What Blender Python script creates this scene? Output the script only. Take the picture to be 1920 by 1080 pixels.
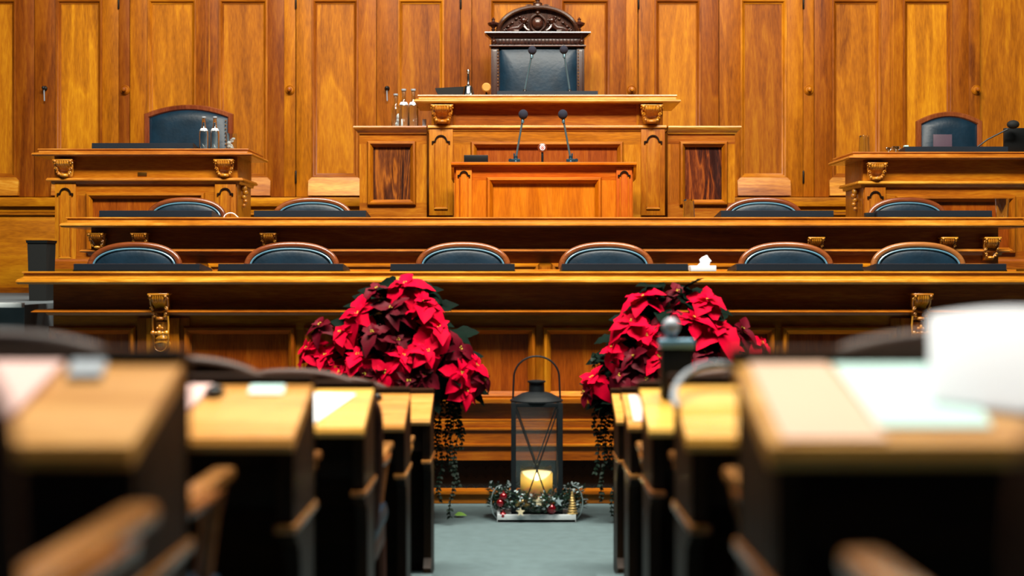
import bpy, bmesh, math, random
from mathutils import Vector, Matrix
R = math.radians
PI = math.pi
rnd = random.Random(7)
for o in list(bpy.data.objects):
    bpy.data.objects.remove(o, do_unlink=True)
SC = bpy.context.scene
COL = SC.collection

# ------------------------------------------------------------------ camera
F = 50 / 36 * 1920            # focal length in pixels of the 1920 px frame
CZ = 1.42                     # eye height
HOR = 505                     # row of the horizon
cam_d = bpy.data.cameras.new('camera')
cam_d.lens = 50
cam_d.sensor_width = 36
cam_d.shift_y = -35 / 1920
cam_d.dof.use_dof = True
cam_d.dof.focus_distance = 10.6
cam_d.dof.aperture_fstop = 1.5
cam_d.clip_start = 0.05
cam = bpy.data.objects.new('camera', cam_d)
COL.objects.link(cam)
cam.location = (0, 0, CZ)
cam.rotation_euler = (R(90), 0, 0)
SC.camera = cam

# ------------------------------------------------------------------ world and light
w = bpy.data.worlds.new('world')
SC.world = w
w.use_nodes = True
bg = w.node_tree.nodes['Background']
bg.inputs[0].default_value = (0.55, 0.80, 0.85, 1)
bg.inputs[1].default_value = 0.022


def area(name, loc, target, sx, sy, power, col, spread=180):
    l = bpy.data.lights.new(name, 'AREA')
    l.shape = 'RECTANGLE'
    l.size = sx
    l.size_y = sy
    l.energy = power
    l.spread = R(spread)
    l.color = col
    o = bpy.data.objects.new(name, l)
    COL.objects.link(o)
    o.location = loc
    d = Vector(target) - Vector(loc)
    o.rotation_euler = d.to_track_quat('-Z', 'Y').to_euler()
    return o


area('skylight', (0.2, 5.6, 8.2), (0.2, 9.6, 1.0), 7.5, 1.2, 1480, (1.0, 0.93, 0.80))
area('fill_over_rows', (0.0, 4.2, 6.8), (0.0, 4.0, 0.0), 6.5, 3.0, 110, (1.0, 0.95, 0.86), 80)  # added fill above the seating rows, brightens the desk tops
area('wall_fill', (0.5, 11.0, 6.8), (0.5, 12.6, 1.5), 6.5, 0.6, 120, (1.0, 0.9, 0.74))  # added fill that brightens the back wall; no lamp hangs there
SC.view_settings.view_transform = 'Standard'
SC.view_settings.look = 'None'
SC.view_settings.exposure = 0.35
SC.view_settings.gamma = 1
SC.view_settings.use_curve_mapping = False


# ------------------------------------------------------------------ materials
def lin(c):
    return tuple(((v / 255) / 12.92 if v / 255 <= 0.04045 else ((v / 255 + 0.055) / 1.055) ** 2.4) for v in c) + (1,)


def newmat(name):
    m = bpy.data.materials.new(name)
    m.use_nodes = True
    nt = m.node_tree
    return m, nt, nt.nodes['Principled BSDF']


def plain(name, col, rough=0.5, metal=0.0, coat=0.0, bump=0.0, bscale=60, vary=0.12, vscale=8, **kw):
    m, nt, b = newmat(name)
    N, L = nt.nodes, nt.links
    tc = N.new('ShaderNodeTexCoord')
    no = N.new('ShaderNodeTexNoise')
    no.inputs['Scale'].default_value = vscale
    no.inputs['Detail'].default_value = 4
    L.new(tc.outputs['Object'], no.inputs['Vector'])
    mr = N.new('ShaderNodeMapRange')
    mr.inputs[1].default_value = 0.3
    mr.inputs[2].default_value = 0.7
    mr.inputs[3].default_value = 1 - vary
    mr.inputs[4].default_value = 1 + vary
    L.new(no.outputs[0], mr.inputs[0])
    hs = N.new('ShaderNodeHueSaturation')
    hs.inputs['Color'].default_value = lin(col)
    L.new(mr.outputs[0], hs.inputs['Value'])
    L.new(hs.outputs[0], b.inputs['Base Color'])
    b.inputs['Roughness'].default_value = rough
    b.inputs['Metallic'].default_value = metal
    b.inputs['Coat Weight'].default_value = coat
    b.inputs['Coat Roughness'].default_value = 0.15
    if bump:
        n2 = N.new('ShaderNodeTexNoise')
        n2.inputs['Scale'].default_value = bscale
        n2.inputs['Detail'].default_value = 5
        L.new(tc.outputs['Object'], n2.inputs['Vector'])
        bp = N.new('ShaderNodeBump')
        bp.inputs['Strength'].default_value = bump
        bp.inputs['Distance'].default_value = 0.004
        L.new(n2.outputs[0], bp.inputs['Height'])
        L.new(bp.outputs[0], b.inputs['Normal'])
    for k, v in kw.items():
        b.inputs[k.replace('_', ' ')].default_value = v
    return m


def wood(name, dark, mid, light, rough=0.36, coat=0.25, scale=1.0, ring=0.35, contrast=1.0, tonevar=0.3, spec=0.35):
    m, nt, b = newmat(name)
    N, L = nt.nodes, nt.links

    def math_(op, a, c=None, clamp=False):
        n = N.new('ShaderNodeMath')
        n.operation = op
        n.use_clamp = clamp
        for i, v in enumerate((a, c)):
            if v is None:
                continue
            if isinstance(v, (int, float)):
                n.inputs[i].default_value = v
            else:
                L.new(v, n.inputs[i])
        return n.outputs[0]

    def vm(op, a, c):
        n = N.new('ShaderNodeVectorMath')
        n.operation = op
        for i, v in enumerate((a, c)):
            if isinstance(v, tuple):
                n.inputs[i].default_value = v
            else:
                L.new(v, n.inputs[i])
        return n.outputs[0]
    tc = N.new('ShaderNodeTexCoord').outputs['Object']
    at = N.new('ShaderNodeAttribute')
    at.attribute_name = 'grain'
    to = N.new('ShaderNodeAttribute')
    to.attribute_name = 'tone'
    oi = N.new('ShaderNodeObjectInfo')
    tone = math_('FRACT', math_('ADD', to.outputs['Fac'], oi.outputs['Random']))
    p = vm('MULTIPLY', tc, at.outputs['Vector'])
    off = N.new('ShaderNodeCombineXYZ')
    L.new(math_('MULTIPLY', tone, 37.0), off.inputs[0])
    L.new(math_('MULTIPLY', tone, 91.0), off.inputs[1])
    L.new(math_('MULTIPLY', tone, 53.0), off.inputs[2])
    p = vm('ADD', p, off.outputs[0])

    def noise(s, det, dist=0.0):
        n = N.new('ShaderNodeTexNoise')
        n.inputs['Scale'].default_value = s
        n.inputs['Detail'].default_value = det
        n.inputs['Distortion'].default_value = dist
        L.new(p, n.inputs['Vector'])
        return n.outputs[0]
    n1 = noise(3.6 * scale, 3, 0.9)
    n2 = noise(120 * scale, 3)
    n3 = noise(14 * scale, 4, 0.8)
    rg = math_('PINGPONG', math_('MULTIPLY', n1, 13.0), 1.0)
    rg = math_('MULTIPLY', rg, rg)
    f = math_('ADD', math_('MULTIPLY', rg, ring * 0.5), math_('MULTIPLY', n1, 0.9))
    f = math_('ADD', f, math_('MULTIPLY', n3, 0.50))
    f = math_('ADD', f, math_('MULTIPLY', n2, 0.60))
    f = math_('SUBTRACT', f, 1.0 + ring * 0.18)
    f = math_('ADD', math_('MULTIPLY', f, 1.25 * contrast), 0.5, True)
    cr = N.new('ShaderNodeValToRGB')
    cr.color_ramp.elements[0].color = lin(dark)
    cr.color_ramp.elements[1].color = lin(light)
    e = cr.color_ramp.elements.new(0.5)
    e.color = lin(mid)
    L.new(f, cr.inputs[0])
    hs = N.new('ShaderNodeHueSaturation')
    L.new(cr.outputs[0], hs.inputs['Color'])
    L.new(math_('ADD', math_('MULTIPLY', tone, tonevar * 1.6), 1 - tonevar * 0.85), hs.inputs['Value'])
    L.new(math_('ADD', math_('MULTIPLY', tone, 0.016), 0.491), hs.inputs['Hue'])
    L.new(hs.outputs[0], b.inputs['Base Color'])
    L.new(math_('ADD', math_('MULTIPLY', n3, 0.25), rough - 0.12), b.inputs['Roughness'])
    b.inputs['Coat Weight'].default_value = coat
    b.inputs['Coat Roughness'].default_value = 0.22
    b.inputs['Specular IOR Level'].default_value = spec
    bp = N.new('ShaderNodeBump')
    bp.inputs['Strength'].default_value = 0.12
    bp.inputs['Distance'].default_value = 0.002
    L.new(n2, bp.inputs['Height'])
    L.new(bp.outputs[0], b.inputs['Normal'])
    return m


M = {}
M['wall'] = wood('oak_wall', (104, 48, 4), (164, 94, 6), (198, 130, 14), tonevar=0.42, coat=0.05, spec=0.2, rough=0.45)
M['wallframe'] = wood('oak_wall_frame', (92, 40, 3), (154, 84, 5), (188, 116, 11), tonevar=0.42, coat=0.05, spec=0.2, rough=0.45)
M['desk'] = wood('oak_desk', (108, 52, 5), (164, 92, 9), (202, 132, 22), tonevar=0.26, coat=0.12, spec=0.3)
M['worktop'] = wood('oak_worktop', (130, 68, 12), (190, 118, 26), (228, 170, 66), tonevar=0.18, rough=0.28, coat=0.55)
M['field'] = wood('mahogany_field', (98, 38, 3), (152, 74, 8), (188, 108, 16), ring=0.3, tonevar=0.2, coat=0.1, spec=0.3)
M['lectern'] = wood('cherry_lectern', (146, 58, 2), (192, 96, 4), (216, 126, 12), ring=0.25, tonevar=0.16, coat=0.1, spec=0.3)
M['veneer'] = wood('rosewood_veneer', (44, 14, 3), (104, 48, 8), (158, 86, 20), ring=0.9, contrast=1.3, scale=1.5, tonevar=0.08, coat=0.1)
M['carved'] = wood('carved_oak_highlit', (130, 70, 10), (200, 128, 30), (240, 180, 70), rough=0.2, coat=0.8, ring=0.1, tonevar=0.1, spec=0.6)  # same oak as the desks, lightened: gold highlights put into the colour
M['chair'] = wood('chair_walnut', (70, 28, 12), (118, 56, 26), (152, 86, 46), rough=0.22, coat=0.8, ring=0.15, tonevar=0.3)
M['oak_armsheen'] = wood('chair_oak_and_arm_sheen', (116, 68, 26), (158, 102, 50), (192, 138, 78), rough=0.24, coat=0.7, ring=0.15, tonevar=0.05)  # pale oak frame; on armrests this tone stands in for gloss
M['throne'] = wood('throne_walnut', (22, 9, 5), (56, 26, 16), (92, 50, 32), rough=0.26, coat=0.6, ring=0.1, tonevar=0.15)
M['seatwood'] = wood('dark_chair_wood', (30, 16, 10), (60, 34, 20), (90, 56, 36), rough=0.5, coat=0.05, ring=0.15, tonevar=0.2, spec=0.2)
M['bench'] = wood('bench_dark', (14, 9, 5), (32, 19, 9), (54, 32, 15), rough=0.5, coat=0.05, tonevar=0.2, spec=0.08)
M['benchtop'] = wood('bench_top_sheen', (164, 106, 38), (204, 148, 62), (226, 178, 92), rough=0.3, coat=0.4, tonevar=0.12)  # lighter wood carries the reflected overhead light on the tops
M['leather'] = plain('navy_leather', (12, 38, 55), 0.42, coat=0.0, Specular_IOR_Level=0.35, bump=0.35, bscale=35, vary=0.25)
M['piping'] = plain('welt_sheen', (92, 140, 165), 0.25, coat=0.4)  # pale blue is the highlight along the welt, put into its colour
M['pad'] = plain('pad_leather', (8, 24, 38), 0.5, bump=0.2, bscale=120)
M['black'] = plain('black_plastic', (8, 12, 14), 0.35)
M['blackfelt'] = plain('black_matte', (5, 9, 9), 0.8)
M['foam'] = plain('mic_foam', (34, 36, 52), 0.95, bump=0.8, bscale=400)
M['stem'] = plain('mic_stem', (96, 124, 136), 0.35, metal=0.6)
M['micbase'] = plain('mic_base', (38, 66, 82), 0.3, metal=0.5)
M['steel'] = plain('steel', (140, 146, 150), 0.2, metal=1.0)
M['brass'] = plain('brass', (150, 100, 40), 0.3, metal=0.9)
M['iron'] = plain('dark_iron', (26, 32, 36), 0.45, metal=0.4)
M['hinge'] = plain('hinge_iron', (30, 24, 18), 0.5, metal=0.6)
M['white'] = plain('white_paper', (236, 240, 246), 0.6, vary=0.02)
M['mint'] = plain('mint_paper', (186, 224, 218), 0.6, vary=0.02)
M['pink'] = plain('pink_paper', (224, 184, 176), 0.6, vary=0.03)
M['peach'] = plain('peach_paper', (214, 170, 138), 0.5, vary=0.03)
M['grey'] = plain('grey_plastic', (150, 160, 170), 0.35, vary=0.03)
M['redplastic'] = plain('red_plastic', (190, 30, 20), 0.4)
M['boxwood'] = plain('boxwood', (196, 140, 62), 0.4, vary=0.1)
M['carpet'] = plain('carpet', (84, 104, 108), 0.95, bump=0.6, bscale=300, vary=0.10, vscale=14)
M['carpetdark'] = plain('carpet_platform', (84, 94, 100), 0.95, bump=0.6, bscale=300, vary=0.1)
M['nosing'] = plain('nosing', (190, 200, 204), 0.4)
M['wax'] = plain('wax', (250, 240, 206), 0.5, vary=0.02, Subsurface_Weight=1.0, Subsurface_Scale=0.06, Subsurface_Radius=(1.0, 0.75, 0.45))
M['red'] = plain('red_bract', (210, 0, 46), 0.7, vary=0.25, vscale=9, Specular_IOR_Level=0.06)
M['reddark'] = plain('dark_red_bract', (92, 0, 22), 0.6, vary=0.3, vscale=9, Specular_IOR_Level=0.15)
M['green'] = plain('dark_green_leaf', (5, 22, 15), 0.7, vary=0.3, Specular_IOR_Level=0.06)
M['ivy'] = plain('ivy_leaf', (14, 34, 24), 0.6, vary=0.3, Specular_IOR_Level=0.2)
M['fir'] = plain('fir_green', (12, 34, 22), 0.8, vary=0.4, Specular_IOR_Level=0.15)
M['frost'] = plain('frosted_leaf', (150, 172, 176), 0.6, vary=0.15)
M['yellow'] = plain('cyathia', (210, 190, 60), 0.6)
M['bauble'] = plain('red_bauble', (150, 6, 26), 0.12, metal=0.6, coat=1.0)
M['gold'] = plain('gold_glitter', (214, 184, 120), 0.28, metal=0.8, bump=0.8, bscale=200)
M['cream'] = plain('cream_ornament', (226, 216, 180), 0.5)
M['whitewood'] = plain('whitewashed_wood', (190, 200, 204), 0.7, bump=0.4, bscale=60, vary=0.15)


def glassmat(name, col, rough=0.02, ior=1.45, thin=False):
    m, nt, b = newmat(name)
    if thin:      # a thin sheet: mostly see-through with a surface reflection
        N, L = nt.nodes, nt.links
        mix = N.new('ShaderNodeMixShader')
        tr = N.new('ShaderNodeBsdfTransparent')
        gl = N.new('ShaderNodeBsdfGlossy')
        gl.inputs['Roughness'].default_value = 0.05
        fr = N.new('ShaderNodeFresnel')
        tr.inputs[0].default_value = (0.93, 0.95, 0.95, 1)
        L.new(fr.outputs[0], mix.inputs[0])
        L.new(tr.outputs[0], mix.inputs[1])
        L.new(gl.outputs[0], mix.inputs[2])
        L.new(mix.outputs[0], nt.nodes['Material Output'].inputs[0])
        return m
    b.inputs['Base Color'].default_value = lin(col)
    b.inputs['Transmission Weight'].default_value = 1
    b.inputs['Roughness'].default_value = rough
    b.inputs['IOR'].default_value = ior
    return m


M['glass'] = glassmat('clear_glass', (240, 246, 246))
M['pane'] = glassmat('thin_pane', (255, 255, 255), thin=True)
m, nt, b = newmat('candle_flame')
b.inputs['Emission Color'].default_value = (1.0, 0.72, 0.35, 1)
b.inputs['Emission Strength'].default_value = 9
M['flame'] = m


m, nt, b = newmat('newsprint')
b.inputs['Base Color'].default_value = lin((240, 244, 250))
b.inputs['Roughness'].default_value = 0.7
_tr = nt.nodes.new('ShaderNodeBsdfTranslucent')
_tr.inputs[0].default_value = lin((240, 244, 250))
_mx = nt.nodes.new('ShaderNodeMixShader')
_mx.inputs[0].default_value = 0.35
nt.links.new(b.outputs[0], _mx.inputs[1])
nt.links.new(_tr.outputs[0], _mx.inputs[2])
nt.links.new(_mx.outputs[0], nt.nodes['Material Output'].inputs[0])
M['newsprint'] = m


# ------------------------------------------------------------------ mesh builder
ORIG = {}
GX, GY, GZ = (0.11, 1, 1), (1, 0.11, 1), (1, 1, 0.11)


class MB:
    def __init__(self):
        self.bm = bmesh.new()
        self.lt = self.bm.faces.layers.float.new('tone')
        self.lg = self.bm.faces.layers.float_vector.new('grain')

    def _tag(self, faces, grain, tone):
        if tone is None:
            tone = rnd.random()
        for f in faces:
            f[self.lt] = tone
            f[self.lg] = grain

    def faces(self, vs, fs, grain=GZ, tone=None):
        v = [self.bm.verts.new(p) for p in vs]
        out = []
        for f in fs:
            try:
                out.append(self.bm.faces.new([v[i] for i in f]))
            except ValueError:
                pass
        self._tag(out, grain, tone)
        return v, out

    def box(self, x0, x1, y0, y1, z0, z1, bev=0.0, grain=None, tone=None):
        if grain is None:
            d = (abs(x1 - x0), abs(y1 - y0), abs(z1 - z0))
            grain = (GX, GY, GZ)[d.index(max(d))]
        vs = [(x, y, z) for x in (x0, x1) for y in (y0, y1) for z in (z0, z1)]
        fs = [(0, 1, 3, 2), (4, 6, 7, 5), (0, 4, 5, 1), (2, 3, 7, 6), (0, 2, 6, 4), (1, 5, 7, 3)]
        v, f = self.faces(vs, fs, grain, tone)
        if bev:
            t = f[0][self.lt]
            es = {e for q in v for e in q.link_edges}
            r = bmesh.ops.bevel(self.bm, geom=list(es), offset=bev, segments=2, affect='EDGES', profile=0.6)
            self._tag(r['faces'], grain, t)
        return self

    def sweep(self, path, n, prof, closed=False, grain=None, tone=None):
        P = [Vector(p) for p in path]
        n = Vector(n).normalized()
        c = len(P)
        rings = []
        for i in range(c):
            sides = []
            if closed or i > 0:
                t = (P[i] - P[i - 1]).normalized()
                sides.append(t.cross(n).normalized())
            if closed or i < c - 1:
                t = (P[(i + 1) % c] - P[i]).normalized()
                sides.append(t.cross(n).normalized())
            if len(sides) == 2:
                m_ = (sides[0] + sides[1]) / max(0.3, 1 + sides[0].dot(sides[1]))
            else:
                m_ = sides[0]
            rings.append([self.bm.verts.new(P[i] + m_ * u + n * v) for u, v in prof])
        if tone is None:
            tone = rnd.random()
        k = len(prof)
        for i in range(c if closed else c - 1):
            a, b_ = rings[i], rings[(i + 1) % c]
            d = P[(i + 1) % c] - P[i]
            ad = (abs(d.x), abs(d.y), abs(d.z))
            g = grain or (GX, GY, GZ)[ad.index(max(ad))]
            out = []
            for j in range(k):
                out.append(self.bm.faces.new([a[j], a[(j + 1) % k], b_[(j + 1) % k], b_[j]]))
            self._tag(out, g, tone)
        if not closed:
            f = [self.bm.faces.new(rings[0]), self.bm.faces.new(rings[-1][::-1])]
            self._tag(f, grain or GX, tone)
        return self

    def lathe(self, prof, c, axis='z', seg=24, grain=GZ, tone=None):
        c = Vector(c)
        rings = []
        for r, h in prof:
            ring = []
            for i in range(seg):
                a = 2 * PI * i / seg
                u, v = r * math.cos(a), r * math.sin(a)
                p = {'z': (u, v, h), 'y': (u, h, v), 'x': (h, u, v)}[axis] if not isinstance(axis, Matrix) else axis @ Vector((u, v, h))
                ring.append(self.bm.verts.new(c + Vector(p)))
            rings.append(ring)
        out = []
        for a, b_ in zip(rings, rings[1:]):
            for i in range(seg):
                j = (i + 1) % seg
                out.append(self.bm.faces.new([a[i], a[j], b_[j], b_[i]]))
        if prof[0][0] > 1e-5:
            out.append(self.bm.faces.new(rings[0][::-1]))
        if prof[-1][0] > 1e-5:
            out.append(self.bm.faces.new(rings[-1]))
        self._tag(out, grain, tone)
        return self

    def ball(self, c, r, seg=14, grain=GZ, tone=None, squash=(1, 1, 1)):
        c = Vector(c)
        n = seg // 2 + 1
        rings = []
        for k in range(n + 1):
            th = PI * k / n
            rr = max(1e-4, math.sin(th))
            rings.append([self.bm.verts.new(c + Vector((r * rr * math.cos(2 * PI * i / seg) * squash[0],
                          r * rr * math.sin(2 * PI * i / seg) * squash[1], -r * math.cos(th) * squash[2]))) for i in range(seg)])
        out = []
        for a, b_ in zip(rings, rings[1:]):
            for i in range(seg):
                j = (i + 1) % seg
                out.append(self.bm.faces.new([a[i], a[j], b_[j], b_[i]]))
        self._tag(out, grain, tone)
        return self

    def tube(self, pts, r, seg=8, grain=GZ, tone=None, closed=False):
        P = [Vector(p) for p in pts]
        c = len(P)
        rs = r if isinstance(r, (list, tuple)) else [r] * c
        rings = []
        up = None
        for i in range(c):
            a = P[i - 1] if (i > 0 or closed) else P[i]
            b_ = P[(i + 1) % c] if (i < c - 1 or closed) else P[i]
            t = (b_ - a).normalized()
            if up is None:
                up = Vector((0, 0, 1)) if abs(t.z) < 0.9 else Vector((1, 0, 0))
            s = t.cross(up).normalized()
            up = s.cross(t).normalized()
            rings.append([self.bm.verts.new(P[i] + (s * math.cos(2 * PI * k / seg) + up * math.sin(2 * PI * k / seg)) * rs[i]) for k in range(seg)])
        out = []
        for i in range(c if closed else c - 1):
            a, b_ = rings[i], rings[(i + 1) % c]
            for k in range(seg):
                j = (k + 1) % seg
                out.append(self.bm.faces.new([a[k], a[j], b_[j], b_[k]]))
        if not closed:
            out.append(self.bm.faces.new(rings[0][::-1]))
            out.append(self.bm.faces.new(rings[-1]))
        self._tag(out, grain, tone)
        return self

    def prism(self, pts, plane, a, b_, grain=None, tone=None):
        """polygon pts in plane 'yz','xz' or 'xy', extruded from a to b_ on the third axis"""
        def mk(p, q):
            return {'yz': (q, p[0], p[1]), 'xz': (p[0], q, p[1]), 'xy': (p[0], p[1], q)}[plane]
        n = len(pts)
        vs = [mk(p, a) for p in pts] + [mk(p, b_) for p in pts]
        fs = [tuple(range(n)), tuple(range(2 * n - 1, n - 1, -1))] + [(i, (i + 1) % n, n + (i + 1) % n, n + i) for i in range(n)]
        self.faces(vs, fs, grain or {'yz': GX, 'xz': GZ, 'xy': GX}[plane], tone)
        return self

    def build(self, name, mat, parent=None, origin=None, angle=38):
        if parent is not None:
            origin = ORIG.get(parent.name, Vector())
        org = Vector(origin) if origin is not None else Vector()
        bmesh.ops.recalc_face_normals(self.bm, faces=self.bm.faces)
        bmesh.ops.translate(self.bm, verts=self.bm.verts, vec=-org)
        me = bpy.data.meshes.new(name)
        self.bm.to_mesh(me)
        self.bm.free()
        me.materials.append(mat if not isinstance(mat, str) else M[mat])
        for p in me.polygons:
            p.use_smooth = True
        me.set_sharp_from_angle(angle=R(angle))
        o = bpy.data.objects.new(name, me)
        COL.objects.link(o)
        if parent is not None:
            o.parent = parent
        else:
            o.location = org
        ORIG[o.name] = org
        return o


def tag(o, label=None, cat=None, group=None, kind=None):
    if label:
        o['label'] = label
    if cat:
        o['category'] = cat
    if group:
        o['group'] = group
    if kind:
        o['kind'] = kind
    return o


def thing(name, label, cat, loc=(0, 0, 0), group=None):
    o = bpy.data.objects.new(name, None)
    o.empty_display_size = 0.05
    COL.objects.link(o)
    o.location = loc
    ORIG[o.name] = Vector(loc)
    return tag(o, label, cat, group)


KIDS = {}


def copy_tree(o, label=None, loc=None, rz=None, group=None, parent=None):
    c = o.copy()
    COL.objects.link(c)
    if parent is not None:
        c.parent = parent
    for ch in list(o.children):
        copy_tree(ch, parent=c)
    if label:
        c['label'] = label
    if group:
        c['group'] = group
    if loc is not None:
        c.location = loc
    if rz is not None:
        c.rotation_euler = (0, 0, rz)
    return c


def X(px, D):
    return (px - 960) * D / F


def Z(py, D):
    return CZ + (HOR - py) * D / F


# ------------------------------------------------------------------ setting: floors
fl = MB()
fl.box(-7, 7, -1.0, 13.6, -0.2, 0.0, grain=GX)
for k in range(1, 6):           # the tiers of the seating rise away from the podium
    y1 = 6.4 - 1.13 * (k - 1) - 0.28
    zk = 0.11 * k
    fl.box(-7, -0.34, -1.0, y1, zk - 0.11, zk, grain=GX)
    fl.box(0.36, 7, -1.0, y1, zk - 0.11, zk, grain=GX)
tag(fl.build('floor', 'carpet'), kind='structure')
pf = MB()
pf.box(-2.8, 3.45, 9.05, 10.4, 0.0, 0.65, grain=GX)
pf.box(-3.0, 3.7, 10.4, 11.75, 0.0, 1.04, grain=GX)
pf.box(-3.0, 3.7, 11.75, 13.3, 0.0, 1.45, grain=GX)
pf.box(-7.0, -3.0, 8.75, 13.3, 0.0, 1.20, grain=GX)
pf.box(4.0, 7.0, 8.75, 13.3, 0.0, 1.20, grain=GX)
tag(pf.build('floor_platform', 'carpetdark'), kind='structure')
ns = MB()
ns.box(-7.0, -3.0, 8.70, 8.76, 1.185, 1.215, 0.004)
ns.box(4.0, 7.0, 8.70, 8.76, 1.185, 1.215, 0.004)
tag(ns.build('trim_1', 'nosing'), kind='structure')

# ------------------------------------------------------------------ setting: panelled back wall with cupboard doors
DW = 13.3
PXW = F / DW
ZB = Z(369, DW)       # foot of the doors
ZT = Z(-2, DW)        # top of the lower panels
ZTOP = 5.2


def wx(px):
    return X(px, DW)


PANEL_PROF = [(0.0, 0.012), (0.0, -0.03), (-0.045, -0.03), (-0.045, -0.018), (-0.032, -0.012), (-0.028, -0.001),
              (-0.020, 0.010), (-0.010, 0.013)]


def wall_section(fr, pn, sill, px0, px1, panels, y):
    """stiles and rails (fr), recessed fields (pn) and sloped feet (sill) of one bay; y = front plane"""
    x0, x1 = wx(px0), wx(px1)
    edges = [x0] + [v for a, b_ in panels for v in (wx(a), wx(b_))] + [x1]
    for i in range(0, len(edges), 2):
        fr.box(edges[i], edges[i + 1], y, y + 0.04, ZB, ZTOP, 0.002, GZ)
        w_ = edges[i + 1] - edges[i]
        if w_ > 0.1 and i not in (0, len(edges) - 2):
            for dx in (0.42, 0.58):     # reeded stile
                c = edges[i] + w_ * dx
                fr.box(c - 0.006, c + 0.006, y - 0.006, y, ZB + 0.2, ZTOP, 0.002, GZ)
    for a, b_ in panels:
        a, b_ = wx(a), wx(b_)
        fr.box(a, b_, y, y + 0.04, ZT, ZT + 0.16, 0.002, GX)
        fr.box(a, b_, y, y + 0.04, ZB, ZB + 0.02, 0.0, GX)
        for z0, z1 in ((Z(334, DW), ZT), (ZT + 0.16, ZTOP)):
            pn.box(a - 0.002, b_ + 0.002, y + 0.022, y + 0.038, z0, z1, 0, GZ)
            fr.sweep([(a, y, z0), (b_, y, z0), (b_, y, z1), (a, y, z1)], (0, -1, 0), PANEL_PROF, True)
        zt, zb = Z(333, DW), Z(367, DW)
        s0, s1 = a - 0.03, b_ + 0.03
        vs = [(s0, y - 0.005, zb), (s1, y - 0.005, zb), (s1, y - 0.005, zt - 0.03), (b_, y - 0.002, zt), (a, y - 0.002, zt), (s0, y - 0.005, zt - 0.03),
              (s0, y - 0.055, zb), (s1, y - 0.055, zb), (s1, y - 0.028, zt - 0.03), (b_, y - 0.020, zt), (a, y - 0.020, zt), (s0, y - 0.028, zt - 0.03)]
        fs = [(6, 7, 8, 9, 10, 11)] + [(i, (i + 1) % 6, 6 + (i + 1) % 6, 6 + i) for i in range(6)]
        sill.faces(vs, fs, GX)


wf, wp, ws = MB(), MB(), MB()
bay0 = [223, 863, 1505]
for off in (-641, 0, 641, 1283):
    # fixed bay from 223 to 555 with a knob strip at either side
    for a, b_ in ((223, 243), (533, 554)):
        wf.box(wx(a + off), wx(b_ + off), DW - 0.006, DW + 0.04, ZB, ZTOP, 0.003, GZ)
    wall_section(wf, wp, ws, 244 + off, 533 + off, [(277 + off, 368 + off), (410 + off, 502 + off)], DW)
wb = tag(MB().box(-7, 7, DW + 0.04, DW + 0.3, 0, ZTOP + 0.6, 0, GZ).build('wall_back', 'wall'), kind='structure')
wf.build('panelling_frame', 'wallframe', wb)
wp.build('panelling_field', 'wall', wb)
ws.build('panelling_foot', 'worktop', wb)
dd = MB()
zr0, zr1 = Z(388, DW), Z(371, DW)
dd.box(-7, 7, DW - 0.10, DW + 0.04, zr0, zr1, 0.012, GX)
dd.box(-7, 7, DW - 0.055, DW + 0.04, Z(398, DW), zr0, 0.004, GX)
dd.box(-7, 7, DW - 0.075, DW + 0.04, Z(404, DW), Z(399, DW), 0.006, GX)
x = -7
while x < 7:
    dd.box(x, x + 1.5, DW - 0.05, DW + 0.04, Z(539, DW), Z(404, DW), 0.002, GX)
    x += 1.503
dd.box(-7, 7, DW - 0.07, DW + 0.04, 1.19, Z(539, DW), 0.006, GX)
tag(dd.build('trim_2', 'wall'), kind='structure')

nd = 0
for off in (-641, 0, 641, 1283):
    for px0, px1, pan, side in ((-86, 65, (-56, 31), 'l'), (65, 223, (105, 192), 'r')):
        if px0 + off > 1990 or px1 + off < -40:
            continue
        nd += 1
        a, b_, c = MB(), MB(), MB()
        wall_section(a, b_, c, px0 + off + 0.6, px1 + off - 0.6, [(pan[0] + off, pan[1] + off)], DW - 0.004)
        d = tag(a.build('door_%d' % nd, 'wallframe'), kind='structure')
        b_.build('door_panel', 'wall', d)
        c.build('door_foot', 'worktop', d)
        hx = wx((px1 if side == 'r' else px0) + off)
        for zc in (Z(332, DW), Z(5, DW)):
            MB().lathe([(0.006, -0.06), (0.009, -0.055), (0.009, 0.055), (0.006, 0.06)], (hx, DW - 0.012, zc), seg=10).build('hinge', 'hinge', d)
        if side == 'r':
            kx = wx(85 + off)
            kz = Z(166, DW)
            if off == 1283:
                continue
            q = MB()
            q.lathe([(0.02, 0.0), (0.024, -0.004), (0.02, -0.012), (0.012, -0.016), (0.0, -0.018)], (kx, DW - 0.006, kz), 'y', 16)
            e = q.build('lock_plate', 'hinge', d)
            q = MB()
            q.tube([(kx, DW - 0.02, kz), (kx, DW - 0.05, kz)], 0.005)
            q.ball((kx, DW - 0.055, kz), 0.017)
            q.build('key', 'iron', e)
            MB().tube([(kx, DW - 0.04, kz - 0.01), (kx + 0.003, DW - 0.035, kz - 0.12)], 0.0055).build('key_tag', 'grey', e)
# the third period carries a lever in place of the key
for o in list(bpy.data.objects):
    if o.name.startswith('lock_plate') and abs(ORIG[o.parent.name].x) < 9:
        me = o.data
        cx = sum(v.co.x for v in me.vertices) / len(me.vertices)
        if abs(cx - wx(85 + 1282)) < 0.1:
            for ch in list(o.children):
                bpy.data.objects.remove(ch)
            z0 = Z(166, DW)
            q = MB()
            q.tube([(cx, DW - 0.02, z0 + 0.01), (cx, DW - 0.06, z0 + 0.01), (cx + 0.012, DW - 0.07, z0), (cx + 0.014, DW - 0.07, z0 - 0.10)],
                   [0.009, 0.011, 0.012, 0.008])
            q.build('lever_handle', 'iron', o)

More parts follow.
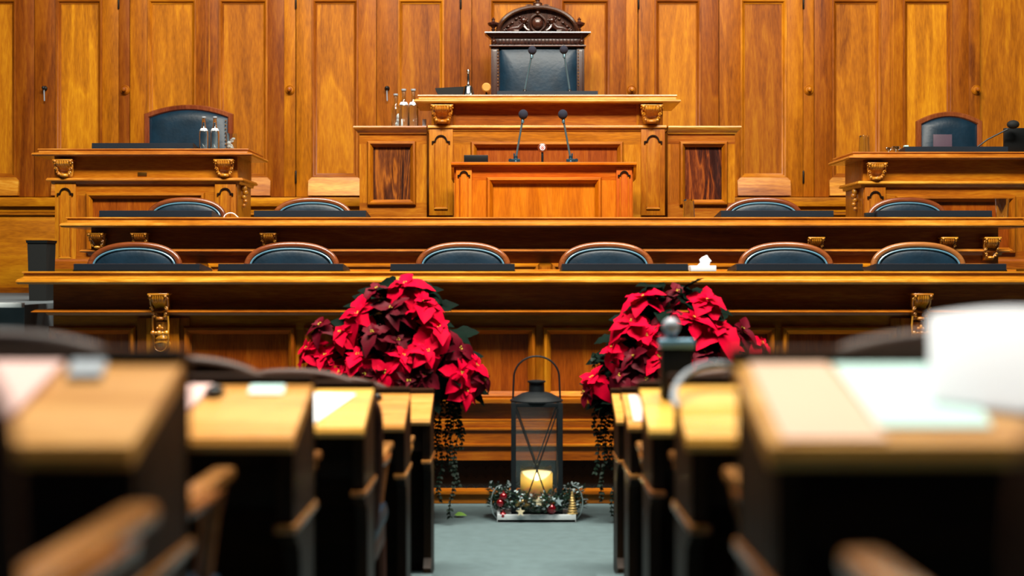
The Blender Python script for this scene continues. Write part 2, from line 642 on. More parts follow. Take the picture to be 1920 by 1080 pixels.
knob_names = {235: 'left of the left armchair', 544: 'between the left armchair and the bottles', 874: 'behind the hand bell',
              1184: 'right of the high carved chair', 1516: 'left of the right armchair', 1830: 'above the right armchair'}
for kpx, wh in knob_names.items():
    kx, kz = wx(kpx), Z(169, DW)
    t = thing('coat_knob', 'turned wooden knob on the back wall panelling, ' + wh, 'knob', (kx, DW, kz), 'turned wooden knobs on the panelling')
    q = MB()
    q.lathe([(0.043, -0.006), (0.045, -0.012), (0.040, -0.018), (0.036, -0.012), (0.030, -0.020), (0.0, -0.022)], (kx, DW, kz), 'y', 24)
    q.build('rosette', 'desk', t)
    q = MB()
    q.lathe([(0.010, -0.018), (0.010, -0.035), (0.018, -0.042), (0.022, -0.055), (0.016, -0.066), (0.0, -0.069)], (kx, DW, kz), 'y', 20)
    q.build('knob', 'desk', t)


# ------------------------------------------------------------------ joinery helpers
def cornice(mb, x0, x1, y0, y1, prof, tone=None):
    """moulding round the left, front and right sides of a plan rectangle"""
    mb.sweep([(x0, y1, 0), (x0, y0, 0), (x1, y0, 0), (x1, y1, 0)], (0, 0, 1), prof, tone=tone)


BOL = [(0.022, 0.0), (0.024, 0.014), (0.014, 0.034), (0.000, 0.037), (-0.012, 0.024), (-0.020, 0.008), (-0.026, 0.0)]


def framed(parent, mat, fieldmat, x0, x1, z0, z1, y, openings, pz0, pz1, th=0.04, skipv=False):
    """front made of rails and stiles with recessed fields behind a bolection moulding"""
    fr = MB()
    if z1 - pz1 > 0.003:
        fr.box(x0, x1, y, y + th, pz1, z1, 0.0, GX)
    if pz0 - z0 > 0.003:
        fr.box(x0, x1, y, y + th, z0, pz0, 0.0, GX)
    ed = [x0] + [v for o_ in openings for v in o_[:2]] + [x1]
    for i in range(0, len(ed), 2):
        if ed[i + 1] - ed[i] > 0.003:
            fr.box(ed[i], ed[i + 1], y, y + th, pz0, pz1, 0.0, GZ)
    fr.build('frame', mat, parent)
    for a, b_ in openings:
        fd = MB()
        fd.box(a, b_, y + 0.016, y + th, pz0, pz1, 0, GZ)
        f_ = fd.build('panel', fieldmat, parent)
        mo = MB()
        mo.sweep([(a, y, pz0), (b_, y, pz0), (b_, y, pz1), (a, y, pz1)], (0, -1, 0), BOL, True)
        mo.build('panel_moulding', mat, f_)


def pilaster(parent, mat, xc, w_, z0, z1, y, arch=True):
    q = MB()
    q.box(xc - w_ / 2, xc + w_ / 2, y - 0.02, y + 0.03, z0, z1, 0.003, GZ)
    p = q.build('pilaster', mat, parent)
    # sunk slip with arched head
    iw = w_ * 0.26
    q = MB()
    zt = z1 - w_ * 0.62
    pts = [(xc - iw, y - 0.02, z0 + 0.07)]
    pts += [(xc - iw, y - 0.02, zt)]
    if arch:
        pts += [(xc - iw * 1.35, y - 0.02, zt), (xc - iw * 1.35, y - 0.02, zt + iw * 0.35), (xc - iw * 0.95, y - 0.02, zt + iw * 0.4)]
        for k in range(1, 8):
            a = PI * (1 - k / 8)
            pts.append((xc + iw * 0.9 * math.cos(a), y - 0.02, zt + iw * 0.45 + iw * 0.9 * math.sin(a)))
        pts += [(xc + iw * 0.95, y - 0.02, zt + iw * 0.4), (xc + iw * 1.35, y - 0.02, zt + iw * 0.35), (xc + iw * 1.35, y - 0.02, zt)]
    pts += [(xc + iw, y - 0.02, zt), (xc + iw, y - 0.02, z0 + 0.07)]
    pf_ = [(-0.004, -0.002), (0.004, -0.002), (0.004, 0.009), (-0.004, 0.009)]
    q.sweep(pts[:2], (0, -1, 0), pf_, grain=GZ)
    q.sweep(pts[-2:], (0, -1, 0), pf_, grain=GZ)
    q.build('side_bead', mat, p)
    q = MB()
    q.sweep(pts[2:-2], (0, -1, 0), [(-0.006, -0.002), (0.006, -0.002), (0.006, 0.012), (-0.006, 0.012)], grain=GZ)
    q.build('arched_bead', 'bench', p)
    q = MB()
    q.box(xc - iw * 1.1, xc + iw * 1.1, y - 0.034, y - 0.018, z0 + 0.05, z0 + 0.066, 0.005, GX)
    q.build('foot_bead', 'worktop', p)
    return p


def corbel(parent, xc, y, zt, w_, h, d, long=False):
    """carved scroll bracket: fluted head, hollow centre, side scrolls and a lip"""
    q = MB()
    hs = h * (0.48 if long else 1.0)
    q.box(xc - w_ * 0.56, xc + w_ * 0.56, y - d * 1.05, y + 0.01, zt - 0.012, zt, 0.003, GX)
    nu, nv = 36, 18
    vs = []
    for j in range(nv + 1):
        v = j / nv
        dep = d * (0.30 + 0.65 / (1 + math.exp((v - 0.36) * 16)) + 0.06 * math.sin(v * PI))
        if v > 0.93:
            dep *= (1 - v) / 0.07
        ww = w_ * (0.5 - 0.14 * v ** 1.5)
        for i in range(nu + 1):
            u = i / nu * 2 - 1
            fl_ = 0.16 * d * abs(math.cos(u * PI * 4)) * max(0, 1 - v * 2.2)
            hol = 0.22 * d * math.exp(-(u / 0.42) ** 2) * math.exp(-((v - 0.58) / 0.20) ** 2)
            edge = (1 - abs(u) ** 6)
            vs.append((xc + ww * u, y - max(0.0, (dep + fl_ - hol) * (0.35 + 0.65 * edge)), zt - 0.012 - v * (hs - 0.012)))
    fs = [(j * (nu + 1) + i, j * (nu + 1) + i + 1, (j + 1) * (nu + 1) + i + 1, (j + 1) * (nu + 1) + i) for j in range(nv) for i in range(nu)]
    q.faces(vs, fs, GZ)
    for s in (-1, 1):
        for k, (vx, vz, vr) in enumerate(((0.44, 0.20, 0.11), (0.40, 0.52, 0.09), (0.33, 0.72, 0.075))):
            cx, cz, r0 = xc + s * w_ * vx, zt - hs * vz, w_ * vr
            pts, rs = [], []
            for m_ in range(15):
                a = m_ / 14 * 2.1 * PI
                rr = r0 * (1 - m_ / 17)
                pts.append((cx + s * rr * math.cos(a), y - d * (0.86 - 0.10 * k) - 0.004, cz + rr * math.sin(a)))
                rs.append(w_ * 0.035 * (1 - m_ / 26))
            q.tube(pts, rs, 6)
        q.tube([(xc + s * w_ * 0.47, y - d * 0.8, zt - hs * 0.1), (xc + s * w_ * 0.49, y - d * 0.7, zt - hs * 0.35),
                (xc + s * w_ * 0.40, y - d * 0.5, zt - hs * 0.62), (xc + s * w_ * 0.20, y - d * 0.5, zt - hs * 0.86), (xc, y - d * 0.55, zt - hs * 0.92)],
               [w_ * .04, w_ * .05, w_ * .05, w_ * .06, w_ * .06], 8)
    q.ball((xc, y - d * 0.50, zt - hs * 0.88), w_ * 0.21, squash=(1.25, 1.2, 0.55))
    for s in (-1, 1):
        q.ball((xc + s * w_ * 0.40, y - d * 0.62, zt - hs * 0.56), w_ * 0.085, 10)
        q.ball((xc + s * w_ * 0.30, y - d * 0.62, zt - hs * 0.80), w_ * 0.085, 10)
        q.ball((xc + s * w_ * 0.43, y - d * 1.0, zt - hs * 0.10), w_ * 0.09, 10)
    for i in range(7):       # hanging tips of the leaf along the head
        u = (i - 3) / 3 * 0.44
        q.ball((xc + w_ * u, y - d * 0.98, zt - hs * 0.17), w_ * 0.055, 8, squash=(0.9, 0.8, 2.2))
    if long:
        z0 = zt - hs
        hl = h - hs
        prof = [(0.30, 0.0), (0.34, 0.12), (0.22, 0.3), (0.18, 0.42), (0.36, 0.55), (0.30, 0.62), (0.42, 0.70), (0.36, 0.86), (0.18, 0.97), (0.0, 1.0)]
        vs, nu = [], 16
        for r_, v in prof:
            for i in range(nu + 1):
                a = PI * i / nu
                vs.append((xc - w_ * 1.15 * r_ * math.cos(a), y - d * 1.1 * r_ * math.sin(a) - 0.002, z0 - hl * v))
        fs = [(j * (nu + 1) + i, j * (nu + 1) + i + 1, (j + 1) * (nu + 1) + i + 1, (j + 1) * (nu + 1) + i) for j in range(len(prof) - 1) for i in range(nu)]
        q.faces(vs, fs, GZ)
        for s in (-2, -1, 0, 1, 2):
            q.ball((xc + s * w_ * 0.19, y - d * (0.72, 0.66, 0.60)[abs(s)], z0 - hl * 0.36), w_ * (0.15, 0.10, 0.145)[abs(s)], 12)
        q.ball((xc, y - d * 0.62, z0 - hl * 0.17), w_ * 0.09, 10, squash=(1, 1, 1.6))
        for s in (-1, 1):
            q.ball((xc + s * w_ * 0.13, y - d * 0.56, z0 - hl * 0.21), w_ * 0.085, 10)
            q.tube([(xc + s * w_ * 0.42, y - d * 0.5, z0 + hs * 0.2), (xc + s * w_ * 0.44, y - d * 0.42, z0 - hl * 0.1), (xc + s * w_ * 0.42, y - d * 0.4, z0 - hl * 0.4), (xc + s * w_ * 0.40, y - d * 0.3, z0 - hl * 0.75), (xc, y - d * 0.3, z0 - hl * 0.98)],
                   [w_ * .05, w_ * .06, w_ * .06, w_ * .05, w_ * .03], 8)
        pts = [(xc + w_ * 0.34 * math.cos(a), y - d * 0.45, z0 - hl * 0.78 + w_ * 0.30 * math.sin(a)) for a in [PI + PI * k / 10 for k in range(11)]]
        q.tube(pts, w_ * 0.05, 6)
    return q.build('corbel', 'carved', parent, angle=60)


def desk_top_prof(z, lip, th1, th2, over):
    """edge of a thick top: narrow fillet, golden band, rounded nosing, hollow under it. u out, v up"""
    t = z
    return [(-0.03, t), (lip, t), (lip + 0.002, t - 0.008), (lip - 0.008, t - 0.013), (lip - 0.006, t - th1 * 0.75), (over - 0.012, t - th1), (over - 0.002, t - th1 - th2 * 0.25),
            (over, t - th1 - th2 * 0.6), (over - 0.010, t - th1 - th2), (-0.03, t - th1 - th2)]


def mould_prof(z, h, out):
    return [(-0.02, z), (out * 0.8, z), (out, z - h * 0.35), (out * 0.92, z - h * 0.5), (out * 0.35, z - h * 0.56), (out * 0.25, z - h), (-0.02, z - h)]


# ------------------------------------------------------------------ row A: the long front desk
DA = 8.62
xa0, xa1 = X(87, DA), X(1965, DA)
YA = DA + 0.10          # panel plane
zta = Z(509, 8.5)
rowA = thing('council_desk', 'long oak front desk of the podium with two tall carved corbels', 'desk', ((xa0 + xa1) / 2, DA + 0.4, 0))
q = MB()
cornice(q, xa0, xa1, YA, DA + 0.44, desk_top_prof(zta, 0.135, 0.045, 0.032, 0.165))
q.box(xa0, xa1, YA - 0.05, DA + 0.46, zta - 0.035, zta, 0.003, GX)
q.box(xa0 + 0.05, xa1 - 0.05, YA + 0.30, YA + 0.35, zta - 0.001, zta + 0.012, 0.003, GX)
q.build('worktop', 'worktop', rowA)
q = MB()
zf0 = Z(583, DA)
q.box(xa0 + 0.01, xa1 - 0.01, YA, YA + 0.04, zf0, zta - 0.05, 0, GX)
q.box(xa0 + 0.01, xa0 + 0.05, YA + 0.04, DA + 0.42, 0.0, zta - 0.05, 0, GY)
q.box(xa1 - 0.05, xa1 - 0.01, YA + 0.04, DA + 0.42, 0.0, zta - 0.05, 0, GY)
q.build('frieze', 'desk', rowA)
q = MB()
cornice(q, xa0 + 0.01, xa1 - 0.01, YA, DA + 0.42, mould_prof(zf0 + 0.006, 0.035, 0.105))
q.build('moulding', 'worktop', rowA)
opA = [(100, 248), (352, 548), (577, 773), (802, 998), (1025, 1221), (1250, 1446), (1472, 1674), (1776, 1950)]
pz0, pz1 = Z(744, DA), Z(620, DA)
framed(rowA, 'desk', 'field', xa0 + 0.01, xa1 - 0.01, pz0 - 0.03, zf0 - 0.028, YA, [(X(a, DA + .1), X(b_, DA + .1)) for a, b_ in opA], pz0, pz1)
# stepped plinth courses: each one further out, down to the floor
q = MB()
ys = [(748, 757, 0.075), (757, 787, 0.030), (787, 792, 0.045), (792, 803, 0.045), (803, 808, 0.062), (808, 833, 0.052), (833, 838, 0.072), (838, 864, 0.058)]
for y0, y1, out in ys:
    q.box(xa0 - 0.0, xa1, YA - out - 0.02, YA + 0.04, Z(y1, DA), Z(y0, DA), 0.004 if y1 - y0 < 14 else 0.0, GX)
q.build('plinth_course', 'desk', rowA)
q = MB()
q.box(xa0, xa1, DA - 0.005, YA + 0.02, 0.0, Z(927, DA), 0.004, GX)
q.box(xa0, xa1, DA - 0.02, YA + 0.02, Z(927, DA), Z(919, DA), 0.006, GX)
q.build('base_rail', 'desk', rowA)
q = MB()
zg0, zg1 = Z(919, DA), Z(864, DA)
q.box(xa0, xa1, YA - 0.01, YA + 0.02, zg0, zg1, 0, GX)
gb = q.build('grille_back', 'blackfelt', rowA)
q = MB()
nx = 0
x = X(800, DA)
while x < X(1180, DA):
    for r_ in range(3):
        zc = zg0 + (zg1 - zg0) * (r_ + 0.5) / 3
        h = (zg1 - zg0) / 6
        q.tube([(x, YA - 0.02, zc - h), (x + h, YA - 0.02, zc), (x, YA - 0.02, zc + h), (x - h, YA - 0.02, zc)], 0.0035, 4, closed=True)
    x += (zg1 - zg0) / 3
q.build('vent_grille', 'iron', rowA)
for px in (300, 1726):
    xc = X(px, DA)
    q = MB()
    q.box(xc - 0.16, xc + 0.16, YA - 0.018, YA + 0.01, pz0 - 0.03, Z(597, DA), 0.003, GZ)
    q.box(xc - 0.10, xc + 0.10, YA - 0.036, YA + 0.01, pz0 - 0.03, Z(597, DA), 0.003, GZ)
    q.build('pilaster', 'desk', rowA)
    corbel(rowA, xc, YA - 0.03, Z(550, DA), 0.108, 0.36, 0.13, True)

# ------------------------------------------------------------------ row B: the second desk
DB = 10.15
xb0, xb1 = X(166, DB), X(1877, DB)
ztb = Z(407, DB - 0.12)
YB = DB + 0.03
rowB = thing('council_desk', 'second long oak desk behind and above the front desk, with six short corbels', 'desk', ((xb0 + xb1) / 2, DB + 0.3, 1.04))
q = MB()
cornice(q, xb0, xb1, YB, DB + 0.55, desk_top_prof(ztb, 0.13, 0.042, 0.030, 0.165))
q.box(xb0, xb1, YB - 0.04, DB + 0.58, ztb - 0.03, ztb, 0.003, GX)
q.build('worktop', 'worktop', rowB)
zm = Z(468, DB)
q = MB()
q.box(xb0 + 0.01, xb1 - 0.01, YB, YB + 0.04, zm, ztb - 0.05, 0, GX)
q.box(xb0 + 0.01, xb0 + 0.05, YB + 0.04, DB + 0.24, 0.66, ztb - 0.05, 0, GY)
q.box(xb1 - 0.05, xb1 - 0.01, YB + 0.04, DB + 0.24, 0.66, ztb - 0.05, 0, GY)
q.build('frieze', 'desk', rowB)
q = MB()
cornice(q, xb0 + 0.01, xb1 - 0.01, YB, DB + 0.5, mould_prof(zm + 0.004, 0.045, 0.065))
q.build('moulding', 'worktop', rowB)
opB = [(X(180 + 215 * i, DB), X(360 + 215 * i, DB)) for i in range(8)]
framed(rowB, 'desk', 'field', xb0 + 0.01, xb1 - 0.01, 0.66, zm - 0.03, YB, opB, 0.85, Z(500, DB))
for px, hh in ((183, 0.115), (264, 0.115), (505, 0.115), (1528, 0.125), (1776, 0.125), (1857, 0.165)):
    corbel(rowB, X(px, DB - 0.03), YB, Z(437 if px < 900 else 445, DB), 0.105, hh, 0.12)


# ------------------------------------------------------------------ side desks on the top platform
def side_desk(label, px0, px1, D, ytop, flip):
    x0, x1 = X(px0, D), X(px1, D)
    zt = Z(ytop, D - 0.06)
    Y = D + 0.06
    dep = 0.62
    dy = ytop - 278
    t = thing('presidium_desk', label, 'desk', ((x0 + x1) / 2, D + 0.3, 1.45))
    q = MB()
    cornice(q, x0, x1, Y, Y + dep, desk_top_prof(zt, 0.09, 0.035, 0.026, 0.13))
    q.box(x0, x1, Y - 0.03, Y + dep + 0.02, zt - 0.03, zt, 0.003, GX)
    q.build('worktop', 'worktop', t)
    zm = Z(334 + dy, D)
    q = MB()
    q.box(x0 + 0.015, x1 - 0.015, Y, Y + dep, zm, zt - 0.04, 0.002, GX)
    q.build('frieze', 'desk', t)
    q = MB()
    cornice(q, x0 + 0.01, x1 - 0.01, Y, Y + dep, mould_prof(zm + 0.004, 0.05, 0.05))
    q.build('moulding', 'worktop', t)
    zb = Z(497, D)
    xb = (x0 + 0.02, x1 - 0.02)
    pw = 0.17
    ax, bx = xb[0] + pw + 0.11, xb[1] - pw - 0.11
    framed(t, 'desk', 'field', xb[0], xb[1], zb, zm - 0.03, Y, [(ax, bx)], Z(470, D), Z(366 + dy, D))
    q = MB()
    q.box(xb[0], xb[0] + 0.04, Y + 0.04, Y + dep, zb, zm - 0.03, 0, GZ)
    q.build('side_panel', 'desk', t)
    q = MB()
    q.box(xb[1] - 0.04, xb[1], Y + 0.04, Y + dep, zb, zm - 0.03, 0, GZ)
    q.build('side_panel', 'desk', t)
    for px_ in (xb[0] + pw / 2 + 0.005, xb[1] - pw / 2 - 0.005):
        pilaster(t, 'desk', px_, pw, zb, zm - 0.035, Y)
        corbel(t, px_, Y + 0.005, zm + 0.150, 0.145, 0.145, 0.10)
    q = MB()
    cornice(q, xb[0], xb[1], Y - 0.02, Y + dep, [(-0.01, zb + 0.05), (0.01, zb + 0.05), (0.02, zb + 0.03), (0.035, zb + 0.025), (0.035, zb - 0.03), (-0.01, zb - 0.03)])
    q.build('plinth', 'desk', t)
    # scroll bracket on the inner side face
    sx = (xb[1] if flip else xb[0])
    s = 1 if flip else -1
    q = MB()
    for k in range(5):
        q.ball((sx + s * (0.02 + 0.012 * (k % 2)), Y + 0.2, zm - 0.07 - 0.035 * k), 0.028 - 0.003 * k, 10)
    q.build('side_carving', 'carved', t)
    return t, zt, Y


deskL, ZL, YL = side_desk('oak side desk with the left leather armchair behind it', 94, 446, 11.5, 278, True)
deskR, ZR, YR = side_desk('oak side desk with the right armchair behind it, cut by the frame', 1618, 1972, 11.5, 284, False)
q = MB()
q.box(X(258, 11.55), X(275, 11.55), YL - 0.008, YL, Z(329, 11.5), Z(322, 11.5), 0.002)
q.build('brass_plate', 'brass', deskL)

# ------------------------------------------------------------------ central presidium: wings, president's desk, lectern
DC = 12.0
for s, label in ((0, 'oak side cabinet with a dark figured panel, left of the central desk'), (1, 'oak side cabinet with a dark figured panel, right of the central desk')):
    a, b_ = ((674, 800) if s == 0 else (1252, 1378))
    x0, x1 = X(a, DC), X(b_, DC)
    zt = Z(237, DC)
    t = thing('side_cabinet', label, 'cabinet', ((x0 + x1) / 2, DC + 0.3, 1.45), 'cabinets flanking the central desk')
    q = MB()
    prof = [(-0.02, zt), (0.045, zt), (0.05, zt - 0.012), (0.04, zt - 0.03), (0.02, zt - 0.045), (0.008, zt - 0.065), (-0.02, zt - 0.07)]
    if s == 0:
        q.sweep([(x0, DC + 0.55, 0), (x0, DC, 0), (x1, DC, 0)], (0, 0, 1), prof)
    else:
        q.sweep([(x0, DC, 0), (x1, DC, 0), (x1, DC + 0.55, 0)], (0, 0, 1), prof)
    q.box(x0, x1, DC - 0.01, DC + 0.55, zt - 0.03, zt, 0.002, GX)
    q.build('top', 'worktop', t)
    pa, pb = ((694, 775) if s == 0 else (1279, 1359))
    framed(t, 'desk', 'veneer', x0, x1, 1.45, zt - 0.05, DC + 0.005, [(X(pa, DC), X(pb, DC))], Z(380, DC), Z(270, DC))
    q = MB()
    q.box(x0, x0 + 0.03, DC + 0.045, DC + 0.54, 1.45, zt - 0.04, 0, GZ)
    q.build('side_panel', 'desk', t)
    q = MB()
    q.box(x1 - 0.03, x1, DC + 0.045, DC + 0.54, 1.45, zt - 0.04, 0, GZ)
    q.build('side_panel', 'desk', t)

x0, x1 = X(808, DC), X(1243, DC)
YP = DC - 0.06
pres = thing('presidium_desk', 'tall central oak desk with two carved corbels below the high carved chair', 'desk', ((x0 + x1) / 2, DC + 0.2, 1.45))
ztp = Z(178, DC - 0.15)
q = MB()
cornice(q, x0, x1, YP, YP + 0.5, desk_top_prof(ztp, 0.10, 0.038, 0.030, 0.13))
q.box(x0, x1, YP - 0.03, YP + 0.5, ztp - 0.03, ztp, 0.003, GX)
q.build('worktop', 'worktop', pres)
zm = Z(236, DC - 0.06)
q = MB()
q.box(x0 + 0.01, x1 - 0.01, YP, YP + 0.45, zm, ztp - 0.04, 0, GX)
for a in (812, 852, 1196, 1240):
    q.box(X(a, YP) - 0.012, X(a, YP) + 0.012, YP - 0.006, YP + 0.01, zm, ztp - 0.05, 0.002, GZ)
q.build('frieze', 'desk', pres)
q = MB()
q.sweep([(x0 - 0.02, YP, 0), (x1 + 0.02, YP, 0)], (0, 0, 1), mould_prof(zm + 0.002, 0.045, 0.035))
q.build('moulding', 'worktop', pres)
framed(pres, 'desk', 'field', x0, x1, 1.45, zm - 0.03, YP, [(X(888, YP), X(1163, YP))], Z(400, YP), Z(271, YP))
for px in (827, 1224):
    pilaster(pres, 'desk', X(px, YP), 0.20, Z(404, YP), zm - 0.03, YP)
    corbel(pres, X(px + (3 if px < 900 else -4), YP), YP - 0.005, Z(199, YP), 0.165, 0.155, 0.115)

DL = 11.25
x0, x1 = X(852, DL), X(1187, DL)
ztl = Z(304, DL - 0.05)
lec = thing('lectern', 'reddish cherry speaker\'s lectern in front of the central desk', 'lectern', ((x0 + x1) / 2, DL + 0.2, 1.04))
q = MB()
q.box(x0 - 0.025, x1 + 0.025, DL - 0.06, DL + 0.48, ztl - 0.022, ztl, 0.004, GX)
q.box(x0 - 0.012, x1 + 0.012, DL - 0.035, DL + 0.46, ztl - 0.036, ztl - 0.02, 0.004, GX)
q.build('top', 'lectern', lec)
framed(lec, 'lectern', 'lectern', x0, x1, 1.05, ztl - 0.036, DL, [(X(918, DL), X(1122, DL))], 1.35, Z(338, DL))
q = MB()
q.box(x0, x0 + 0.03, DL + 0.04, DL + 0.45, 1.05, ztl - 0.036, 0, GZ)
q.build('side_panel', 'lectern', lec)
q = MB()
q.box(x1 - 0.03, x1, DL + 0.04, DL + 0.45, 1.05, ztl - 0.036, 0, GZ)
q.build('side_panel', 'lectern', lec)
for px in (870, 1170):
    pilaster(lec, 'lectern', X(px, DL), 0.125, 1.3, ztl - 0.038, DL)
for s in (-1, 1):
    xx = x0 - 0.001 if s < 0 else x1 + 0.001
    q = MB()
    q.prism([(DL - 0.05, ztl - 0.022), (DL + 0.35, ztl - 0.022), (DL + 0.35, ztl - 0.14), (DL + 0.02, ztl - 0.13), (DL - 0.02, ztl - 0.08)], 'yz', xx - 0.0 * s, xx + 0.022 * s)
    q.build('bracket', 'lectern', lec)


# ------------------------------------------------------------------ chairs
def arc_path(a, zc, b_, zb, n=2.5, seg=28, y=0.0, tilt=0.0):
    pts = [(-a * 0.93, y, zb), (-a, y, zb + (zc - zb) * 0.6)]
    for k in range(seg + 1):
        th = PI * (1 - k / seg)
        c, s = math.cos(th), math.sin(th)
        pts.append((a * math.copysign(abs(c) ** (2 / n), c), y, zc + b_ * abs(s) ** (2 / n)))
    pts += [(a, y, zb + (zc - zb) * 0.6), (a * 0.93, y, zb)]
    return [(p[0], p[1] + tilt * (p[2] - zb), p[2]) for p in pts]


OVAL = [(0.022 * math.cos(2 * PI * k / 12), 0.021 * math.sin(2 * PI * k / 12)) for k in range(12)]


def pad_mesh(path, y, bulge, mb):
    """cushion filling a closed outline with a soft crown on both faces"""
    n = len(path)
    cx = 0
    cz = sum(p[2] for p in path) / n
    for sgn in (-1, 1):
        prev = None
        for s in (1.0, 0.93, 0.82, 0.6, 0.3, 0.02):
            off = bulge * (1 - s ** 5) if s < 1 else 0
            ring = [mb.bm.verts.new((cx + (p[0] - cx) * s, p[1] * s + sum(q_[1] for q_ in path) / n * (1 - s) + sgn * off, cz + (p[2] - cz) * s)) for p in path]
            if prev:
                fs = [mb.bm.faces.new([prev[i], prev[(i + 1) % n], ring[(i + 1) % n], ring[i]]) for i in range(n)]
                mb._tag(fs, GZ, 0.5)
            prev = ring
        mb._tag([mb.bm.faces.new(prev)], GZ, 0.5)


def make_chair(label, mat='chair', a=0.302, top=0.955, group=None, arm=0.0):
    """sitter faces -Y"""
    t = thing('council_chair', label, 'chair', (0, 0, 0), group)
    yb = 0.24
    zc = top - 0.178
    out = arc_path(a, zc, 0.156, 0.46, n=2.3, y=yb, tilt=0.10)
    q = MB()
    q.sweep(out, (0, -1, 0), OVAL, grain=GX)
    q.build('back_frame', mat, t)
    inn = arc_path(a - 0.020, zc, 0.136, 0.52, n=2.3, y=yb, tilt=0.10)
    q = MB()
    pad_mesh(inn, yb, 0.022, q)
    p = q.build('backrest', 'leather', t)
    q = MB()
    inp = arc_path(a - 0.026, zc, 0.130, 0.53, n=2.3, y=yb - 0.016, tilt=0.10)
    q.tube(inp, 0.0065, 6)
    q.build('piping', 'piping', p)
    q = MB()
    q.box(-0.27, 0.27, -0.24, 0.26, 0.40, 0.48, 0.03)
    q.build('seat', 'leather', t)
    q = MB()
    q.box(-0.26, 0.26, -0.23, 0.25, 0.33, 0.40, 0.006, GX)
    q.build('seat_rail', mat, t)
    for s in (-1, 1):
        q = MB()
        pts = [(s * (a - 0.02), 0.25, 0.66), (s * (a + 0.0), 0.12, 0.665), (s * a, -0.02, 0.66), (s * (a - 0.01), -0.12 - arm * 0.5, 0.655), (s * (a - 0.02), -0.17, 0.60), (s * (a - 0.03), -0.18, 0.52), (s * (a - 0.045), -0.17, 0.38)]
        q.tube(pts, [0.018, 0.020, 0.022, 0.022, 0.020, 0.018, 0.018], 10, grain=GY)
        q.box(s * (a - 0.01) - 0.024, s * (a - 0.01) + 0.024, -0.17 - arm, 0.22, 0.660, 0.688, 0.012, GY)
        q.build('armrest', 'oak_armsheen', t)  # paler than the frame: gloss on the arm painted as wood tone
        for yy in (-0.2, 0.22):
            q = MB()
            q.tube([(s * 0.24, yy, 0.34), (s * 0.245, yy, 0.15), (s * 0.25, yy + (0.05 if yy > 0 else -0.02), 0.0)], [0.024, 0.02, 0.015], 8)
            q.build('leg', mat, t)
    return t


gA = 'oval-backed chairs at the front desk'
posA = [254, 549, 870, 1138, 1470, 1720]
labA = ['oval-backed navy leather chair at the front desk, leftmost of six', 'oval-backed navy leather chair at the front desk, second from the left end',
        'oval-backed navy leather chair at the front desk, behind the left poinsettias', 'oval-backed navy leather chair at the front desk, just left of the tissue box',
        'oval-backed navy leather chair at the front desk, just right of the tissue box', 'oval-backed chair with paler golden oak frame at the front desk, rightmost']
ytA = [453, 456, 452, 455, 459, 458]
DCA = 9.62
ch = make_chair(labA[0], 'chair', group=gA)
choak = make_chair(labA[5], 'oak_armsheen', group=gA)
for i, px in enumerate(posA):
    dz = min(0.0, (454 - ytA[i]) * 0.003)
    loc = (X(px, DCA), DCA - 0.29, 0.651)
    if i == 0:
        ch.location = loc
    elif i == 5:
        choak.location = loc
    else:
        copy_tree(ch, labA[i], loc, rz=rnd.uniform(-0.03, 0.03))
gB = 'oval-backed chairs at the second desk'
labB = ['oval-backed chair at the second desk, in front of the left side desk', 'oval-backed chair at the second desk, left of the left side cabinet',
        'oval-backed chair at the second desk, right of the right side cabinet', 'oval-backed chair at the second desk, in front of the right side desk']
for px, lb, py in zip((350, 586, 1430, 1700), labB, (373, 374, 377, 379)):
    D_ = 11.35
    copy_tree(ch, lb, (X(px, D_), D_ - 0.29, 1.041 + (0.0 if px < 900 else 0.0)), group=gB)


def square_chair(label, px0, px1, ytop, D, base, studside=None, mat='chair'):
    x0, x1 = X(px0, D), X(px1, D)
    xc, hw = (x0 + x1) / 2, (x1 - x0) / 2
    zt = Z(ytop, D)
    t = thing('armchair', label, 'armchair', (xc, D - 0.25, base))
    rise = 0.075

    def arch(hw_, z, inset=0):
        pts = [(xc - hw_, D, base + 0.42), (xc - hw_, D, z - rise)]
        for k in range(1, 12):
            u = -1 + 2 * k / 12
            pts.append((xc + hw_ * u, D, z - rise * u * u))
        pts += [(xc + hw_, D, z - rise), (xc + hw_, D, base + 0.42)]
        return pts
    q = MB()
    q.sweep(arch(hw - 0.02, zt - 0.02), (0, -1, 0), [(-0.028, -0.02), (0.018, -0.02), (0.022, 0.01), (0.012, 0.022), (-0.02, 0.022), (-0.028, 0.01)], grain=GZ)
    q.build('back_frame', mat, t)
    q = MB()
    pth = arch(hw - 0.034, zt - 0.036)
    pad_c = [(p[0] - xc, p[1], p[2]) for p in pth]
    pad_mesh(pad_c, D, 0.05, q)
    for v in q.bm.verts:
        v.co.x += xc
    p = q.build('backrest', 'leather', t)
    if studside:
        q = MB()
        for k in range(9):
            q.ball((xc + studside * (hw - 0.055), D - 0.03, zt - 0.14 - 0.035 * k), 0.007, 8)
        q.build('stud_row', 'brass', p)
    q = MB()
    q.box(xc - hw + 0.03, xc + hw - 0.03, D - 0.52, D - 0.02, base + 0.40, base + 0.50, 0.03)
    q.build('seat', 'leather', t)
    for s in (-1, 1):
        q = MB()
        q.tube([(xc + s * (hw - 0.02), D, base + 0.66), (xc + s * (hw - 0.02), D - 0.40, base + 0.66), (xc + s * (hw - 0.03), D - 0.46, base + 0.60), (xc + s * (hw - 0.04), D - 0.46, base + 0.4)], 0.024, 8)
        q.build('armrest', mat, t)
        for yy in (D - 0.46, D - 0.02):
            q = MB()
            q.tube([(xc + s * (hw - 0.05), yy, base + 0.42), (xc + s * (hw - 0.04), yy, base)], [0.026, 0.018], 8)
            q.build('leg', mat, t)
    return t


